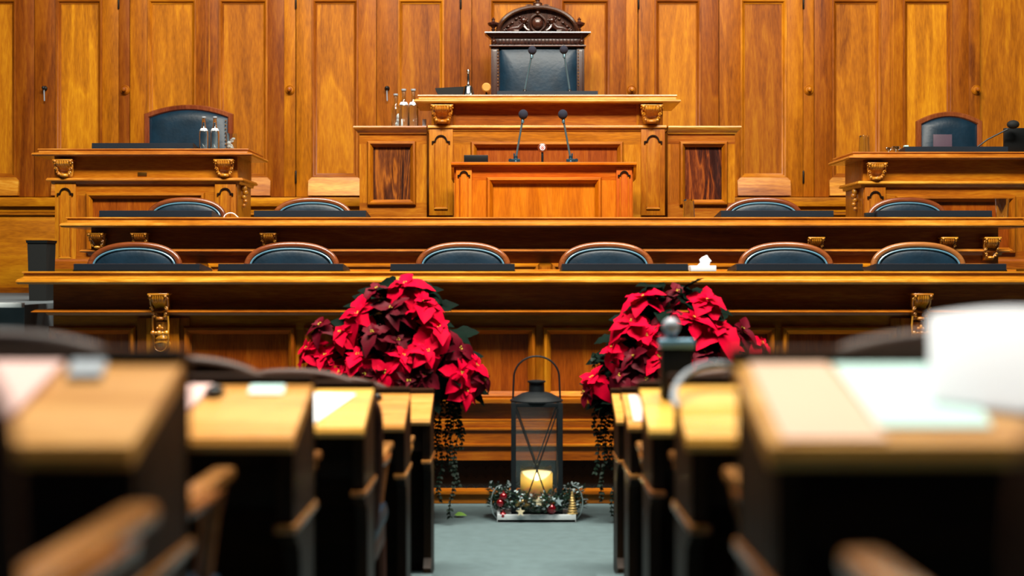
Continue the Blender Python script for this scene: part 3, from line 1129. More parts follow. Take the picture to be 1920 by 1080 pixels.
square_chair('wide navy leather armchair with brass studs behind the left side desk', 272, 436, 198, 12.75, 1.451, 1)
square_chair('navy leather armchair with golden brown frame behind the right side desk', 1719, 1840, 211, 12.75, 1.451, None)

# throne
D = 12.85
xc = X(1008, D)
th = thing('presidential_chair', 'high dark carved chair with navy leather back and arched crest, centre of wall', 'armchair', (xc, D - 0.25, 1.45))


def tx(px):
    return X(px, D)


def tz(py):
    return Z(py, D)


q = MB()
for s in (-1, 1):
    c = xc + s * (tx(1087) - tx(1008) + 0.005)
    q.box(c - 0.035, c + 0.035, D - 0.05, D + 0.04, 1.75, tz(88), 0.006, GZ)
    q.box(c - 0.02, c + 0.02, D - 0.062, D - 0.04, 1.85, tz(96), 0.006, GZ)
q.build('post', 'throne', th)
q = MB()
q.box(tx(935), tx(1082), D - 0.03, D + 0.02, 1.9, tz(84), 0.0)
pts = [(tx(936), D - 0.03, 1.95), (tx(1081), D - 0.03, 1.95), (tx(1083), D - 0.03, tz(89)), (tx(1010), D - 0.03, tz(86)), (tx(937), D - 0.03, tz(89))]
qq = []
for i in range(len(pts)):
    a, b_ = Vector(pts[i]), Vector(pts[(i + 1) % len(pts)])
    for k in range(8):
        p_ = a.lerp(b_, k / 8)
        qq.append((p_.x - xc, p_.y, p_.z))
pm = MB()
pad_mesh(qq, D, 0.06, pm)
for v in pm.bm.verts:
    v.co.x += xc
bk = pm.build('backrest', 'leather', th)
q.build('back_board', 'throne', th)
q = MB()
for k in range(12):
    for s in (934, 1084):
        q.ball((tx(s), D - 0.06, tz(96 + 6 * k)), 0.006, 8)
q.build('stud_row', 'brass', bk)
q = MB()
q.box(tx(921), tx(1095), D - 0.05, D + 0.05, tz(88), tz(72), 0.004, GX)
for k in range(22):
    c = tx(938 + k * 6.7)
    q.box(c - 0.010, c + 0.010, D - 0.062, D - 0.045, tz(84), tz(76), 0.003, GZ)
for a, b_, o_ in ((90, 87, 0.02),):
    q.box(tx(918), tx(1098), D - 0.08, D + 0.05, tz(a), tz(b_), 0.004, GX)
for s in (926, 1090):
    q.ball((tx(s), D - 0.06, tz(80)), 0.026, 12, squash=(1, 0.6, 1.1))
    q.ball((tx(s), D - 0.07, tz(80)), 0.016, 10)
q.build('fluted_frieze', 'throne', th)
q = MB()
q.sweep([(tx(922), D + 0.06, 0), (tx(922), D - 0.05, 0), (tx(1094), D - 0.05, 0), (tx(1094), D + 0.06, 0)], (0, 0, 1),
        [(-0.03, tz(63)), (0.06, tz(63)), (0.062, tz(65)), (0.045, tz(67)), (0.03, tz(70)), (0.012, tz(73)), (-0.03, tz(73))])
q.box(tx(922), tx(1094), D - 0.05, D + 0.06, tz(72), tz(63), 0)
q.build('cornice', 'throne', th)
q = MB()
aw, ah = tx(1078) - xc, tz(19) - tz(63)
path = [(xc + aw * math.cos(PI - PI * k / 30), D - 0.02, tz(63) + ah * math.sin(PI * k / 30)) for k in range(31)]
q.sweep(path, (0, -1, 0), [(0.0, -0.04), (0.0, 0.05), (-0.012, 0.06), (-0.03, 0.05), (-0.042, 0.02), (-0.045, -0.04)], grain=GX)
q.build('arched_crest', 'throne', th)
q = MB()
path = [(xc + (aw + 0.03) * math.cos(PI * k / 24), tz(63) + (ah + 0.03) * math.sin(PI * k / 24)) for k in range(25)]
q.prism(path, 'xz', D - 0.02, D + 0.02)
tymp = q.build('tympanum', 'throne', th)
q = MB()
zc_ = tz(45)
q.ball((xc, D - 0.03, zc_), 0.052, 18, squash=(1, 0.7, 1.1))
rim = [(xc + 0.068 * math.cos(a) * (1 + 0.08 * math.cos(3 * a)), D - 0.035, zc_ + 0.075 * math.sin(a) * (1 + 0.06 * math.cos(4 * a))) for a in [2 * PI * k / 28 for k in range(28)]]
q.tube(rim, 0.010, 8, closed=True)
q.ball((xc, D - 0.04, zc_ + 0.095), 0.018, 10, squash=(1.2, 1, 1))
q.ball((xc, D - 0.04, zc_ + 0.12), 0.010, 8)
for s in (-1, 1):
    # crouching lion facing the shield
    q.tube([(xc + s * 0.27, D - 0.035, tz(59)), (xc + s * 0.22, D - 0.04, tz(56)), (xc + s * 0.17, D - 0.045, tz(54)), (xc + s * 0.13, D - 0.05, tz(47))], [0.018, 0.034, 0.028, 0.030], 10)
    q.ball((xc + s * 0.125, D - 0.055, tz(41)), 0.034, 12)
    for k in range(9):
        a = 2 * PI * k / 9
        q.ball((xc + s * 0.125 + 0.032 * math.cos(a), D - 0.05, tz(42) + 0.034 * math.sin(a)), 0.012, 8)
    q.ball((xc + s * 0.108, D - 0.085, tz(41)), 0.014, 8)
    q.tube([(xc + s * 0.13, D - 0.05, tz(49)), (xc + s * 0.10, D - 0.06, tz(57)), (xc + s * 0.075, D - 0.065, tz(60))], [0.018, 0.014, 0.014], 8)
    q.tube([(xc + s * 0.24, D - 0.045, tz(56)), (xc + s * 0.20, D - 0.06, tz(60)), (xc + s * 0.17, D - 0.06, tz(60))], [0.02, 0.014, 0.012], 8)
    pts = [(xc + s * (0.27 + 0.03 * math.sin(k * 0.9)), D - 0.035, tz(58) + k * 0.012) for k in range(6)]
    q.tube(pts, 0.008, 6)
    for k in range(5):
        q.ball((xc + s * (0.30 - 0.035 * k), D - 0.03, tz(58) + 0.03 * k * (1.15 if k < 4 else 1.0)), 0.012, 8, squash=(1.4, 1, 1))
q.build('shield_and_lion_carving', 'throne', tymp)
q = MB()
q.lathe([(0.06, 0), (0.05, 0.015), (0.03, 0.02), (0.045, 0.05), (0.02, 0.07), (0.022, 0.09), (0.0, 0.11)], (xc, D - 0.02, tz(18)), seg=18)
for s in (-1, 1):
    pts = [(xc + s * (0.075 - 0.03 * math.cos(a)), D - 0.02, tz(18) + 0.018 + 0.02 * math.sin(a)) for a in [k * 0.55 for k in range(9)]]
    q.tube(pts, 0.008, 6)
q.ball((xc, D - 0.05, tz(14)), 0.035, 12, squash=(1.1, 0.6, 1))
q.build('crown_finial', 'throne', th)
for px in (925, 1086):
    q = MB()
    q.lathe([(0.028, 0), (0.026, 0.008), (0.012, 0.014), (0.012, 0.024), (0.022, 0.032), (0.012, 0.042), (0.016, 0.052), (0.048, 0.075), (0.052, 0.092), (0.040, 0.098),
             (0.020, 0.104), (0.012, 0.118), (0.018, 0.126), (0.010, 0.136), (0.0, 0.148)], (tx(px), D - 0.01, tz(63)), seg=20)
    q.build('urn_finial', 'throne', th)
q = MB()
q.box(xc - 0.36, xc + 0.36, D - 0.55, D - 0.04, 1.85, 1.97, 0.03)
q.build('seat', 'leather', th)
for s in (-1, 1):
    for yy in (D - 0.5, D):
        q = MB()
        q.box(xc + s * 0.36 - 0.03, xc + s * 0.36 + 0.03, yy - 0.03, yy + 0.03, 1.45, 1.86, 0.006, GZ)
        q.build('leg', 'throne', th)
    q = MB()
    q.box(xc + s * 0.38 - 0.03, xc + s * 0.38 + 0.03, D - 0.5, D - 0.03, 2.12, 2.17, 0.012, GY)
    q.box(xc + s * 0.38 - 0.025, xc + s * 0.38 + 0.025, D - 0.48, D - 0.43, 1.86, 2.12, 0.006, GZ)
    q.build('armrest', 'throne', th)


# ------------------------------------------------------------------ writing pads (navy leather slopes)
def pad(label, px0, px1, y0, z, D, h, group, dep=0.36):
    x0, x1 = X(px0, D), X(px1, D)
    t = thing('writing_pad', label, 'desk pad', ((x0 + x1) / 2, D, z), group)
    q = MB()
    q.prism([(D, z + 0.004), (D, z + h), (D + 0.02, z + h + 0.002), (D + dep, z + 0.018), (D + dep, z + 0.004)], 'yz', x0, x1)
    q.build('slope', 'pad', t)
    q = MB()
    q.box(x0 - 0.004, x1 + 0.004, D - 0.006, D + dep, z, z + 0.010, 0.003)
    q.build('base_board', 'black', t)
    return t


gp = 'navy writing pads on the front desk'
for (a, b_), lb in zip(((138, 374), (409, 643), (732, 965), (1054, 1290), (1381, 1618), (1643, 1887)),
                       ('leftmost', 'second from left', 'behind the left poinsettias', 'left of the tissue box', 'right of the tissue box', 'rightmost')):
    pad('long navy leather writing pad on the front desk, ' + lb, a, b_, 0, zta, 8.62, 0.045, gp)
gp = 'navy writing pads on the second desk'
for (a, b_), lb in zip(((186, 397), (476, 686), (1352, 1563), (1645, 1860)),
                       ('leftmost of four', 'second from left', 'right of the central cabinets', 'in front of the right side desk')):
    pad('long navy leather writing pad on the second desk, ' + lb, a, b_, 0, ztb, 10.2, 0.052, gp, 0.4)
pad('navy leather writing pad on the left side desk', 172, 362, 0, ZL, 11.62, 0.058, 'navy writing pads on the upper desks', 0.38)
pad('navy leather writing pad with two microphones on the central desk', 932, 1121, 0, ztp, 12.0, 0.052, 'navy writing pads on the upper desks', 0.3)
pad('navy leather writing pad on the right side desk', 1697, 1890, 0, ZR, 11.62, 0.055, 'navy writing pads on the upper desks', 0.38)


# ------------------------------------------------------------------ microphones
def mic(label, head, foot, r, D, zfoot, group, clamp=False, name='microphone'):
    hx, hz = X(head[0], D), Z(head[1], D)
    fx = X(foot[0], D)
    t = thing(name, label, 'microphone', (fx, D, zfoot), group)
    q = MB()
    q.ball((hx, D - 0.02, hz), r, 18, squash=(0.95, 1, 1))
    q.build('foam_windscreen', 'foam', t)
    q = MB()
    q.tube([(fx, D, zfoot + 0.03), (fx + (hx - fx) * 0.35, D, zfoot + (hz - zfoot) * 0.4), (hx - (hx - fx) * 0.10, D - 0.015, hz - r * 1.3)], 0.008, 8)
    q.lathe([(0.012, 0), (0.013, 0.03), (0.010, 0.035)], (hx - (hx - fx) * 0.08, D - 0.018, hz - r - 0.03), seg=10)
    q.build('gooseneck', 'stem', t)
    q = MB()
    if clamp:
        s = 1 if hx < fx else -1
        q.lathe([(0.022, 0), (0.022, 0.02), (0.016, 0.03), (0.016, 0.06), (0.01, 0.065)], (fx, D, zfoot), seg=14)
        q.box(fx - 0.035, fx + 0.035, D - 0.018, D + 0.018, zfoot + 0.012, zfoot + 0.038, 0.004)
        q.lathe([(0.014, -0.015), (0.014, 0.015)], (fx + s * 0.045, D - 0.01, zfoot + 0.026), 'y', 12)
        q.box(fx + s * 0.012 - 0.006, fx + s * 0.012 + 0.006, D + 0.01, D + 0.022, zfoot + 0.03, zfoot + 0.085, 0.002)
    else:
        q.lathe([(0.018, 0), (0.018, 0.012), (0.012, 0.03), (0.008, 0.034)], (fx, D, zfoot), seg=14)
    q.build('base', 'micbase' if clamp else 'black', t)
    return t


gm = 'gooseneck microphones on the lectern'
mic('gooseneck microphone with round dark foam on the lectern, left one', (981, 215), (967, 300), 0.040, DL + 0.12, ztl, gm, True)
mic('gooseneck microphone with round dark foam on the lectern, right one', (1055, 215), (1070, 300), 0.040, DL + 0.12, ztl, gm, True)
gm = 'gooseneck microphones before the high carved chair'
mic('gooseneck microphone on the central desk pad, left one before the carved chair', (998, 95), (984, 168), 0.038, 12.1, ztp + 0.045, gm)
mic('gooseneck microphone on the central desk pad, right one before the carved chair', (1057, 94), (1068, 168), 0.038, 12.1, ztp + 0.045, gm)
# right desk microphone, leaning far over
t = thing('microphone', 'long gooseneck microphone leaning to the right over the right side desk', 'microphone', (X(1828, 11.8), 11.8, ZR + 0.04))
q = MB()
q.tube([(X(1826, 11.8), 11.8, ZR + 0.045), (X(1850, 11.8), 11.78, Z(262, 11.8)), (X(1886, 11.8), 11.75, Z(243, 11.8))], 0.0065, 8)
q.build('gooseneck', 'iron', t)
q = MB()
q.ball((X(1894, 11.8), 11.73, Z(235, 11.8)), 0.045, 16, squash=(1.15, 0.9, 0.8))
q.build('foam_windscreen', 'blackfelt', t)
q = MB()
q.lathe([(0.02, 0), (0.02, 0.012), (0.01, 0.02)], (X(1826, 11.8), 11.8, ZR + 0.037), seg=12)
q.build('base', 'black', t)


# ------------------------------------------------------------------ small things on the podium
def bottle(label, px, D, z, h, group, label_band=True, full=0.3):
    c = (X(px, D), D, z)
    t = thing('glass_bottle', label, 'bottle', c, group)
    r = h * 0.125
    prof = [(0.0, 0.0), (r * 0.9, 0.0), (r, 0.006), (r, h * 0.52), (r * 0.9, h * 0.60), (r * 0.48, h * 0.70), (r * 0.40, h * 0.78), (r * 0.38, h * 0.93), (r * 0.46, h * 0.94), (r * 0.46, h * 0.965),
            (r * 0.34, h * 0.965), (r * 0.28, h * 0.78), (r * 0.36, h * 0.70), (r * 0.8, h * 0.59), (r * 0.9, h * 0.50), (r * 0.9, 0.012), (0.0, 0.012)]
    q = MB()
    q.lathe(prof, c, seg=24)
    b_ = q.build('bottle_body', 'glass', t, angle=60)
    q = MB()
    q.lathe([(r * 0.5, h * 0.955), (r * 0.5, h * 0.995), (r * 0.4, h)], c, seg=18)
    q.build('cap', 'grey', t)
    if label_band:
        q = MB()
        q.lathe([(r * 0.93, h * 0.592), (r * 0.66, h * 0.662)], c, seg=20)
        q.bm.faces.ensure_lookup_table()
        big = [f for f in q.bm.faces if len(f.verts) > 4]
        bmesh.ops.delete(q.bm, geom=big, context='FACES')
        q.build('neck_label', 'white', t)
    return t


def tumbler(label, px, D, z, h, r, group, name='drinking_glass', flip=False):
    c = (X(px, D), D, z)
    q = MB()
    prof = [(0.0, 0.0), (r * 0.82, 0.0), (r * 0.85, 0.004), (r, h), (r - 0.003, h), (r * 0.78, 0.012), (0.0, 0.012)]
    if flip:
        prof = [(a, h - b_) for a, b_ in prof]
    q.lathe(prof, c, seg=24)
    return tag(q.build(name, 'glass', origin=c, angle=50), label, 'glass', group)


g = 'water bottles on the left side desk'
bottle('clear glass water bottle on the left side desk, left of the pair', 382, 11.8, ZL, 0.295, g)
bottle('clear glass water bottle on the left side desk, right of the pair', 403, 11.8, ZL, 0.295, g)
tumbler('clear tumbler with crumpled tissue beside the two bottles on the left side desk', 434, 11.82, ZL, 0.155, 0.048, None)
q = MB()
for k in range(10):
    q.ball((X(434, 11.82) + rnd.uniform(-.02, .02), 11.82 + rnd.uniform(-.02, .02), ZL + 0.03 + 0.009 * k), 0.013, 6, squash=(1.3, 1, 0.8))
q.bm.normal_update()
tag(q.build('crumpled_tissue', 'white', origin=(X(434, 11.82), 11.82, ZL + 0.02), angle=20), 'crumpled white tissue stuffed in the tumbler on the left side desk', 'tissue')
g = 'water bottles on the left side cabinet'
zw = Z(237, DC)
bottle('clear glass bottle without neck label on the left cabinet, leftmost of three', 742, 12.32, zw, 0.315, g, False)
bottle('clear glass water bottle with white neck label on the left cabinet, middle of three', 757, 12.15, zw, 0.335, g)
bottle('clear glass water bottle with white neck label on the left cabinet, nearest the central desk', 775, 12.15, zw, 0.335, g)
q = MB()
q.box(X(792, 12.03), X(799, 12.03), 12.03, 12.06, zw, zw + 0.065, 0.003)
tag(q.build('paper_stack', 'white', origin=(X(795, 12.03), 12.04, zw)), 'small white paper block on the left cabinet against the central desk', 'paper')
q = MB()
for k in range(5):
    q.ball((X(747, 12.4) + 0.01 * math.sin(k * 2.2), 12.45, zw + 0.022 + 0.028 * k), 0.028, 10)
tag(q.build('white_cloth', 'white', origin=(X(747, 12.4), 12.45, zw)), 'bundled white napkin behind the bottles on the left cabinet', 'napkin')
tumbler('empty tumbler on the right side desk, left of the small metal cups', 1620, 11.75, ZR, 0.155, 0.047, None, flip=True)
tumbler('empty tumbler on the second desk in front of the right cabinet', 1291, 10.35, ztb, 0.14, 0.046, None, flip=True)
tumbler('empty tumbler at the right end of the second desk', 1879, 10.35, ztb, 0.145, 0.050, None)

# hand bell, gavel, folder on the president's desk
bx, by = X(878, 12.05), 12.05
t = thing('hand_bell', 'silver hand bell with tall handle on the central desk', 'bell', (bx, by, ztp))
q = MB()
q.lathe([(0.062, 0.0), (0.064, 0.006), (0.052, 0.025), (0.042, 0.055), (0.038, 0.085), (0.030, 0.100), (0.010, 0.108), (0.0, 0.11)], (bx, by, ztp), seg=28)
q.build('bell_cup', 'steel', t)
q = MB()
q.lathe([(0.010, 0.105), (0.014, 0.115), (0.009, 0.125), (0.011, 0.16), (0.008, 0.20), (0.013, 0.207), (0.010, 0.212), (0.016, 0.225), (0.012, 0.238), (0.0, 0.242)], (bx, by, ztp), seg=16)
q.build('handle', 'steel', t)
gx = X(912, 12.0)
t = thing('gavel', 'pale round-headed wooden gavel standing beside the hand bell', 'gavel', (gx, 12.0, ztp))
q = MB()
q.lathe([(0.030, -0.045), (0.038, -0.038), (0.038, 0.038), (0.030, 0.045)], (gx, 12.0, ztp + 0.078), 'y', 24)
q.build('gavel_head', 'boxwood', t)
q = MB()
q.tube([(gx, 12.0, ztp + 0.045), (gx, 12.0, ztp)], [0.008, 0.010], 10)
q.build('handle', 'iron', t)
fx0, fx1 = X(815, 12.1), X(872, 12.1)
t = thing('document_tray', 'black slanted document tray on the central desk, left of the bell', 'tray', ((fx0 + fx1) / 2, 12.1, ztp))
q = MB()
q.prism([(fx0 + 0.045, ztp), (fx1, ztp), (fx1, ztp + 0.108), (fx0, ztp + 0.094), (fx0 + 0.006, ztp + 0.076)], 'xz', 12.14, 12.34)
q.build('tray_body', 'blackfelt', t)
q = MB()
q.box(fx0 + 0.05, fx1 - 0.002, 12.128, 12.141, ztp + 0.004, ztp + 0.016, 0.002)
q.build('front_lip', 'black', t)
q = MB()
q.box(X(1123, 12), X(1131, 12), 12.0, 12.04, ztp, ztp + 0.018, 0.003)
tag(q.build('eraser', 'white', origin=(X(1127, 12), 12.02, ztp)), 'tiny white eraser at the right end of the central desk pad', 'eraser')
q = MB()
q.tube([(X(1133, 12), 12.02, ztp + 0.006), (X(1172, 12), 12.03, ztp + 0.006)], 0.006, 8)
tag(q.build('red_pen', 'redplastic', origin=(X(1150, 12), 12.02, ztp)), 'slim red pen lying on the central desk', 'pen')

# lectern things
q = MB()
q.box(X(870, DL + .1), X(915, DL + .1), DL + 0.08, DL + 0.2, ztl, Z(291, DL + .1), 0.003)
tag(q.build('black_box', 'black', origin=(X(892, DL + .1), DL + 0.1, ztl)), 'low black box on the left end of the lectern', 'box')
gx = X(1017, DL + 0.1)
zc = Z(277, DL + 0.1)
t = thing('signal_button', 'round wooden-rimmed signal disc with red and white centre on a post on the lectern', 'signal', (gx, DL + 0.1, ztl))
q = MB()
q.lathe([(0.030, 0.0), (0.038, -0.008), (0.036, -0.03), (0.026, -0.036), (0.0, -0.036)], (gx, DL + 0.12, zc), 'y', 28)
h_ = q.build('disc_rim', 'chair', t)
for r_, mt, yo in ((0.022, 'white', -0.039), (0.015, 'redplastic', -0.041), (0.010, 'white', -0.0425), (0.006, 'redplastic', -0.044)):
    q = MB()
    q.lathe([(r_, 0.002), (r_, 0.0)], (gx, DL + 0.12 + yo, zc), 'y', 24)
    q.build('disc_ring', mt, h_)
q = MB()
q.box(gx - 0.009, gx + 0.009, DL + 0.10, DL + 0.118, ztl, zc - 0.025, 0.002)
q.build('post', 'black', t)

# second desk small things
q = MB()
pts = [(X(419, 10.5), 10.5, ztb + 0.004)] + [(X(432, 10.5) + 0.05 * math.cos(PI - PI * k / 10), 10.5, ztb + 0.006 + 0.042 * math.sin(PI * k / 10)) for k in range(1, 8)] + [(X(448, 10.5), 10.52, ztb + 0.006)]
q.tube(pts, 0.0045, 8)
tag(q.build('white_cable', 'white', origin=(X(432, 10.5), 10.5, ztb)), 'looped white cable on the second desk between two pads', 'cable')
q = MB()
q.box(X(1620, 10.3), X(1637, 10.3), 10.25, 10.31, ztb, ztb + 0.04, 0.004)
sw = q.build('call_box', 'iron', origin=(X(1628, 10.3), 10.28, ztb))
tag(sw, 'small dark grey box on the second desk beside the rightmost pad', 'box')
# tissue box on front desk
t0, t1 = X(1294, 8.75), X(1342, 8.75)
t = thing('tissue_box', 'white tissue box with a tissue pulled up on the front desk', 'tissue box', ((t0 + t1) / 2, 8.8, zta))
q = MB()
q.box(t0, t1, 8.72, 8.85, zta, zta + 0.036, 0.006)
q.build('box', 'white', t)
q = MB()
c0 = (t0 + t1) / 2 + 0.005
vs = []
for j in range(5):
    for i in range(16):
        a = 2 * PI * i / 16
        rr = (0.038, 0.030, 0.034, 0.022, 0.004)[j] * (1 + 0.28 * math.sin(3 * a + j * 1.3))
        vs.append((c0 + rr * math.cos(a) + 0.006 * j, 8.785 + rr * 0.6 * math.sin(a), zta + 0.034 + (0, 0.018, 0.034, 0.050, 0.062)[j] + 0.006 * math.sin(2 * a)))
q.faces(vs, [(j * 16 + i, j * 16 + (i + 1) % 16, (j + 1) * 16 + (i + 1) % 16, (j + 1) * 16 + i) for j in range(4) for i in range(16)] + [tuple(64 + i for i in range(16))])
q.build('tissue', 'white', t)
# right desk small things
for px, h, rr, lb in ((1666, 0.05, 0.012, 'tiny metal cup on the right side desk, left of the pair'), (1680, 0.06, 0.022, 'tiny metal cup on the right side desk, right of the pair')):
    c = (X(px, 11.66), 11.66, ZR)
    q = MB()
    q.lathe([(rr, 0), (rr * 0.5, 0.01), (rr * 0.35, 0.018), (rr, h * 0.6), (rr * 1.15, h), (rr * 0.9, h * 0.6), (0, h * 0.5)], c, seg=16)
    for s in (-1, 1):
        q.tube([(c[0] + s * rr, c[1], c[2] + h * 0.5), (c[0] + s * rr * 1.8, c[1], c[2] + h * 0.75), (c[0] + s * rr * 1.2, c[1], c[2] + h * 0.95)], 0.003, 6)
    tag(q.build('metal_cup', 'steel', origin=c), lb, 'cup', 'tiny metal cups on the right side desk')
q = MB()
q.box(X(1696, 11.66), X(1704, 11.66), 11.66, 11.70, ZR + 0.0, ZR + 0.07, 0.004)
tag(q.build('correction_bottle', 'mint', origin=(X(1700, 11.66), 11.68, ZR)), 'tiny pale green block at the left end of the right side desk pad', 'block')
q = MB()
q.box(X(1750, 12.05), X(1785, 12.05), 12.05, 12.056, ZR, Z(252, 12.05), 0.001)
tag(q.build('name_card', plain('mauve_card', (84, 66, 80), 0.5), origin=(X(1767, 12.05), 12.05, ZR)), 'small mauve card standing before the right armchair', 'card')
mx0, mx1 = X(1882, 11.85), X(1950, 11.85)
t = thing('flat_monitor', 'black low monitor at the right frame edge on the right side desk', 'monitor', ((mx0 + mx1) / 2, 11.85, ZR))
q = MB()
q.box(mx0, mx1, 11.84, 11.87, ZR + 0.01, Z(240, 11.85), 0.006)
q.build('screen_back', 'black', t)
q = MB()
q.box(mx0 + 0.08, mx1 - 0.08, 11.80, 11.96, ZR, ZR + 0.012, 0.003)
q.build('foot', 'iron', t)
# black bin at the left end
bx0, bx1 = X(60, 10.0), X(96, 10.0)
t = thing('waste_bin', 'tall black bin standing left of the side desk', 'bin', ((bx0 + bx1) / 2, 10.0, 1.2))
q = MB()
vs = []
for z_, s in ((1.2, 0.86), (Z(451, 10), 1.0)):
    for sx, sy in ((-1, -1), (1, -1), (1, 1), (-1, 1)):
        vs.append(((bx0 + bx1) / 2 + sx * s * (bx1 - bx0) / 2, 10.0 + sy * s * 0.1, z_))
q.faces(vs, [(0, 1, 2, 3), (4, 5, 6, 7), (0, 1, 5, 4), (1, 2, 6, 5), (2, 3, 7, 6), (3, 0, 4, 7)])
q.build('bin_body', 'blackfelt', t)
q = MB()
zz = Z(451, 10)
q.sweep([((bx0), 9.9, zz), (bx1, 9.9, zz), (bx1, 10.1, zz), (bx0, 10.1, zz)], (0, 0, 1), [(0.004, -0.02), (0.008, 0.0), (-0.004, 0.0), (-0.002, -0.02)], True)
q.build('rim', 'black', t)


# ------------------------------------------------------------------ poinsettia displays
def bract(mb, base, dirv, nrm, L_, W_, curl, tone, fold=0.25, segs=7):
    d = Vector(dirv).normalized()
    n = Vector(nrm).normalized()
    s = d.cross(n).normalized()
    n = s.cross(d).normalized()
    rows = []
    for i in range(segs + 1):
        u = i / segs
        wv = W_ * (math.sin(PI * min(1, u * 1.02 + 0.02)) ** 0.75) * (1 - 0.35 * u) * 1.2 if u < 1 else 0.0
        if u in (0.0,):
            wv = W_ * 0.12
        wob = 1 + 0.12 * math.sin(i * 2.4 + tone * 20)
        c = Vector(base) + d * (L_ * u) - n * (curl * L_ * u * u)
        rows.append([mb.bm.verts.new(c + s * (wv * wob * k) + n * (fold * wv * abs(k) + 0.05 * wv * (k if i % 2 else -k))) for k in (-1, -0.5, 0, 0.5, 1)])
    fs = []
    for a, b_ in zip(rows, rows[1:]):
        for k in range(4):
            fs.append(mb.bm.faces.new([a[k], a[k + 1], b_[k + 1], b_[k]]))
    mb._tag(fs, GZ, tone)


def flower_head(mb, mb2, c, nrm, r):
    n = Vector(nrm).normalized()
    ref = Vector((0, 0, 1)) if abs(n.z) < 0.8 else Vector((1, 0, 0))
    e1 = n.cross(ref).normalized()
    e2 = n.cross(e1).normalized()
    ph = rnd.uniform(0, 6)
    for cnt, L_, lift, sh in ((5, 1.15, -0.1, 0.0), (3, 0.85, 0.4, 0.6), (3, 0.45, 0.9, 0.2)):
        for k in range(cnt):
            a = ph + sh + 2 * PI * k / cnt + rnd.uniform(-0.25, 0.25)
            rad = e1 * math.cos(a) + e2 * math.sin(a)
            dv = rad + n * (lift + rnd.uniform(-0.45, 0.3))
            l_ = r * L_ * rnd.uniform(0.8, 1.15)
            bract(mb, Vector(c) + n * (0.012 * lift), dv, n - rad * 0.3, l_, l_ * rnd.uniform(0.30, 0.40), rnd.uniform(0.1, 0.8), rnd.random(), rnd.uniform(0.1, 0.5))
    for k in range(5):
        mb2.ball(Vector(c) + n * 0.02 + e1 * rnd.uniform(-.01, .01) + e2 * rnd.uniform(-.01, .01), 0.0035, 6)


def poinsettia(label, heads, cx, D, base_r, floor_z=0.0):
    t = thing('poinsettia_display', label, 'plant', (cx, D, floor_z), 'red poinsettia displays before the front desk')
    ccz = 0.98
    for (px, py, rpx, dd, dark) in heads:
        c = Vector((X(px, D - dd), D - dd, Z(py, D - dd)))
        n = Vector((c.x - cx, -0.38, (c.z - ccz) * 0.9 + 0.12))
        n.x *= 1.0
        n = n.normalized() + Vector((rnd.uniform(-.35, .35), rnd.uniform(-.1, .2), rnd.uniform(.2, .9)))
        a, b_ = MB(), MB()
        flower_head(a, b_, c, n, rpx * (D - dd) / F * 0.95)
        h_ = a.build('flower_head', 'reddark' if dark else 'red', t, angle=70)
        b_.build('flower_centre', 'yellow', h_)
    # leaves behind the heads
    q = MB()
    for k in range(230):
        hgt = rnd.random()
        z_ = 0.66 + 0.68 * hgt
        rad = base_r * (1 - hgt ** 1.7) ** 0.55 * rnd.uniform(0.55, 0.93)
        a = rnd.uniform(0, 2 * PI)
        c = Vector((cx + rad * math.cos(a), D + 0.55 * rad * math.sin(a) + 0.02, z_))
        dv = Vector((math.cos(a), math.sin(a) * 0.8, rnd.uniform(-0.9, 0.5)))
        l_ = rnd.uniform(0.09, 0.16)
        bract(q, c, dv, (math.cos(a) * 0.6, -0.5, 0.8), l_, l_ * 0.34, rnd.uniform(0, 0.4), rnd.random())
    q.ball((cx, D + 0.04, 0.90), 0.3, 20, squash=(base_r / 0.36, 0.7, 0.95))
    tag(q.build('foliage', 'green', t, angle=70), kind='stuff')
    q = MB()
    q.lathe([(0.14, 0.45), (0.17, 0.50), (0.21, 0.70), (0.22, 0.72), (0.19, 0.72), (0.18, 0.68), (0.0, 0.66)], (cx, D + 0.04, 0), seg=28)
    q.build('planter', 'blackfelt', t)
    q = MB()
    q.lathe([(0.17, 0), (0.17, 0.03), (0.05, 0.06), (0.04, 0.40), (0.12, 0.45), (0.12, 0.46)], (cx, D + 0.04, 0), seg=24)
    q.build('plant_stand', 'iron', t)
    return t


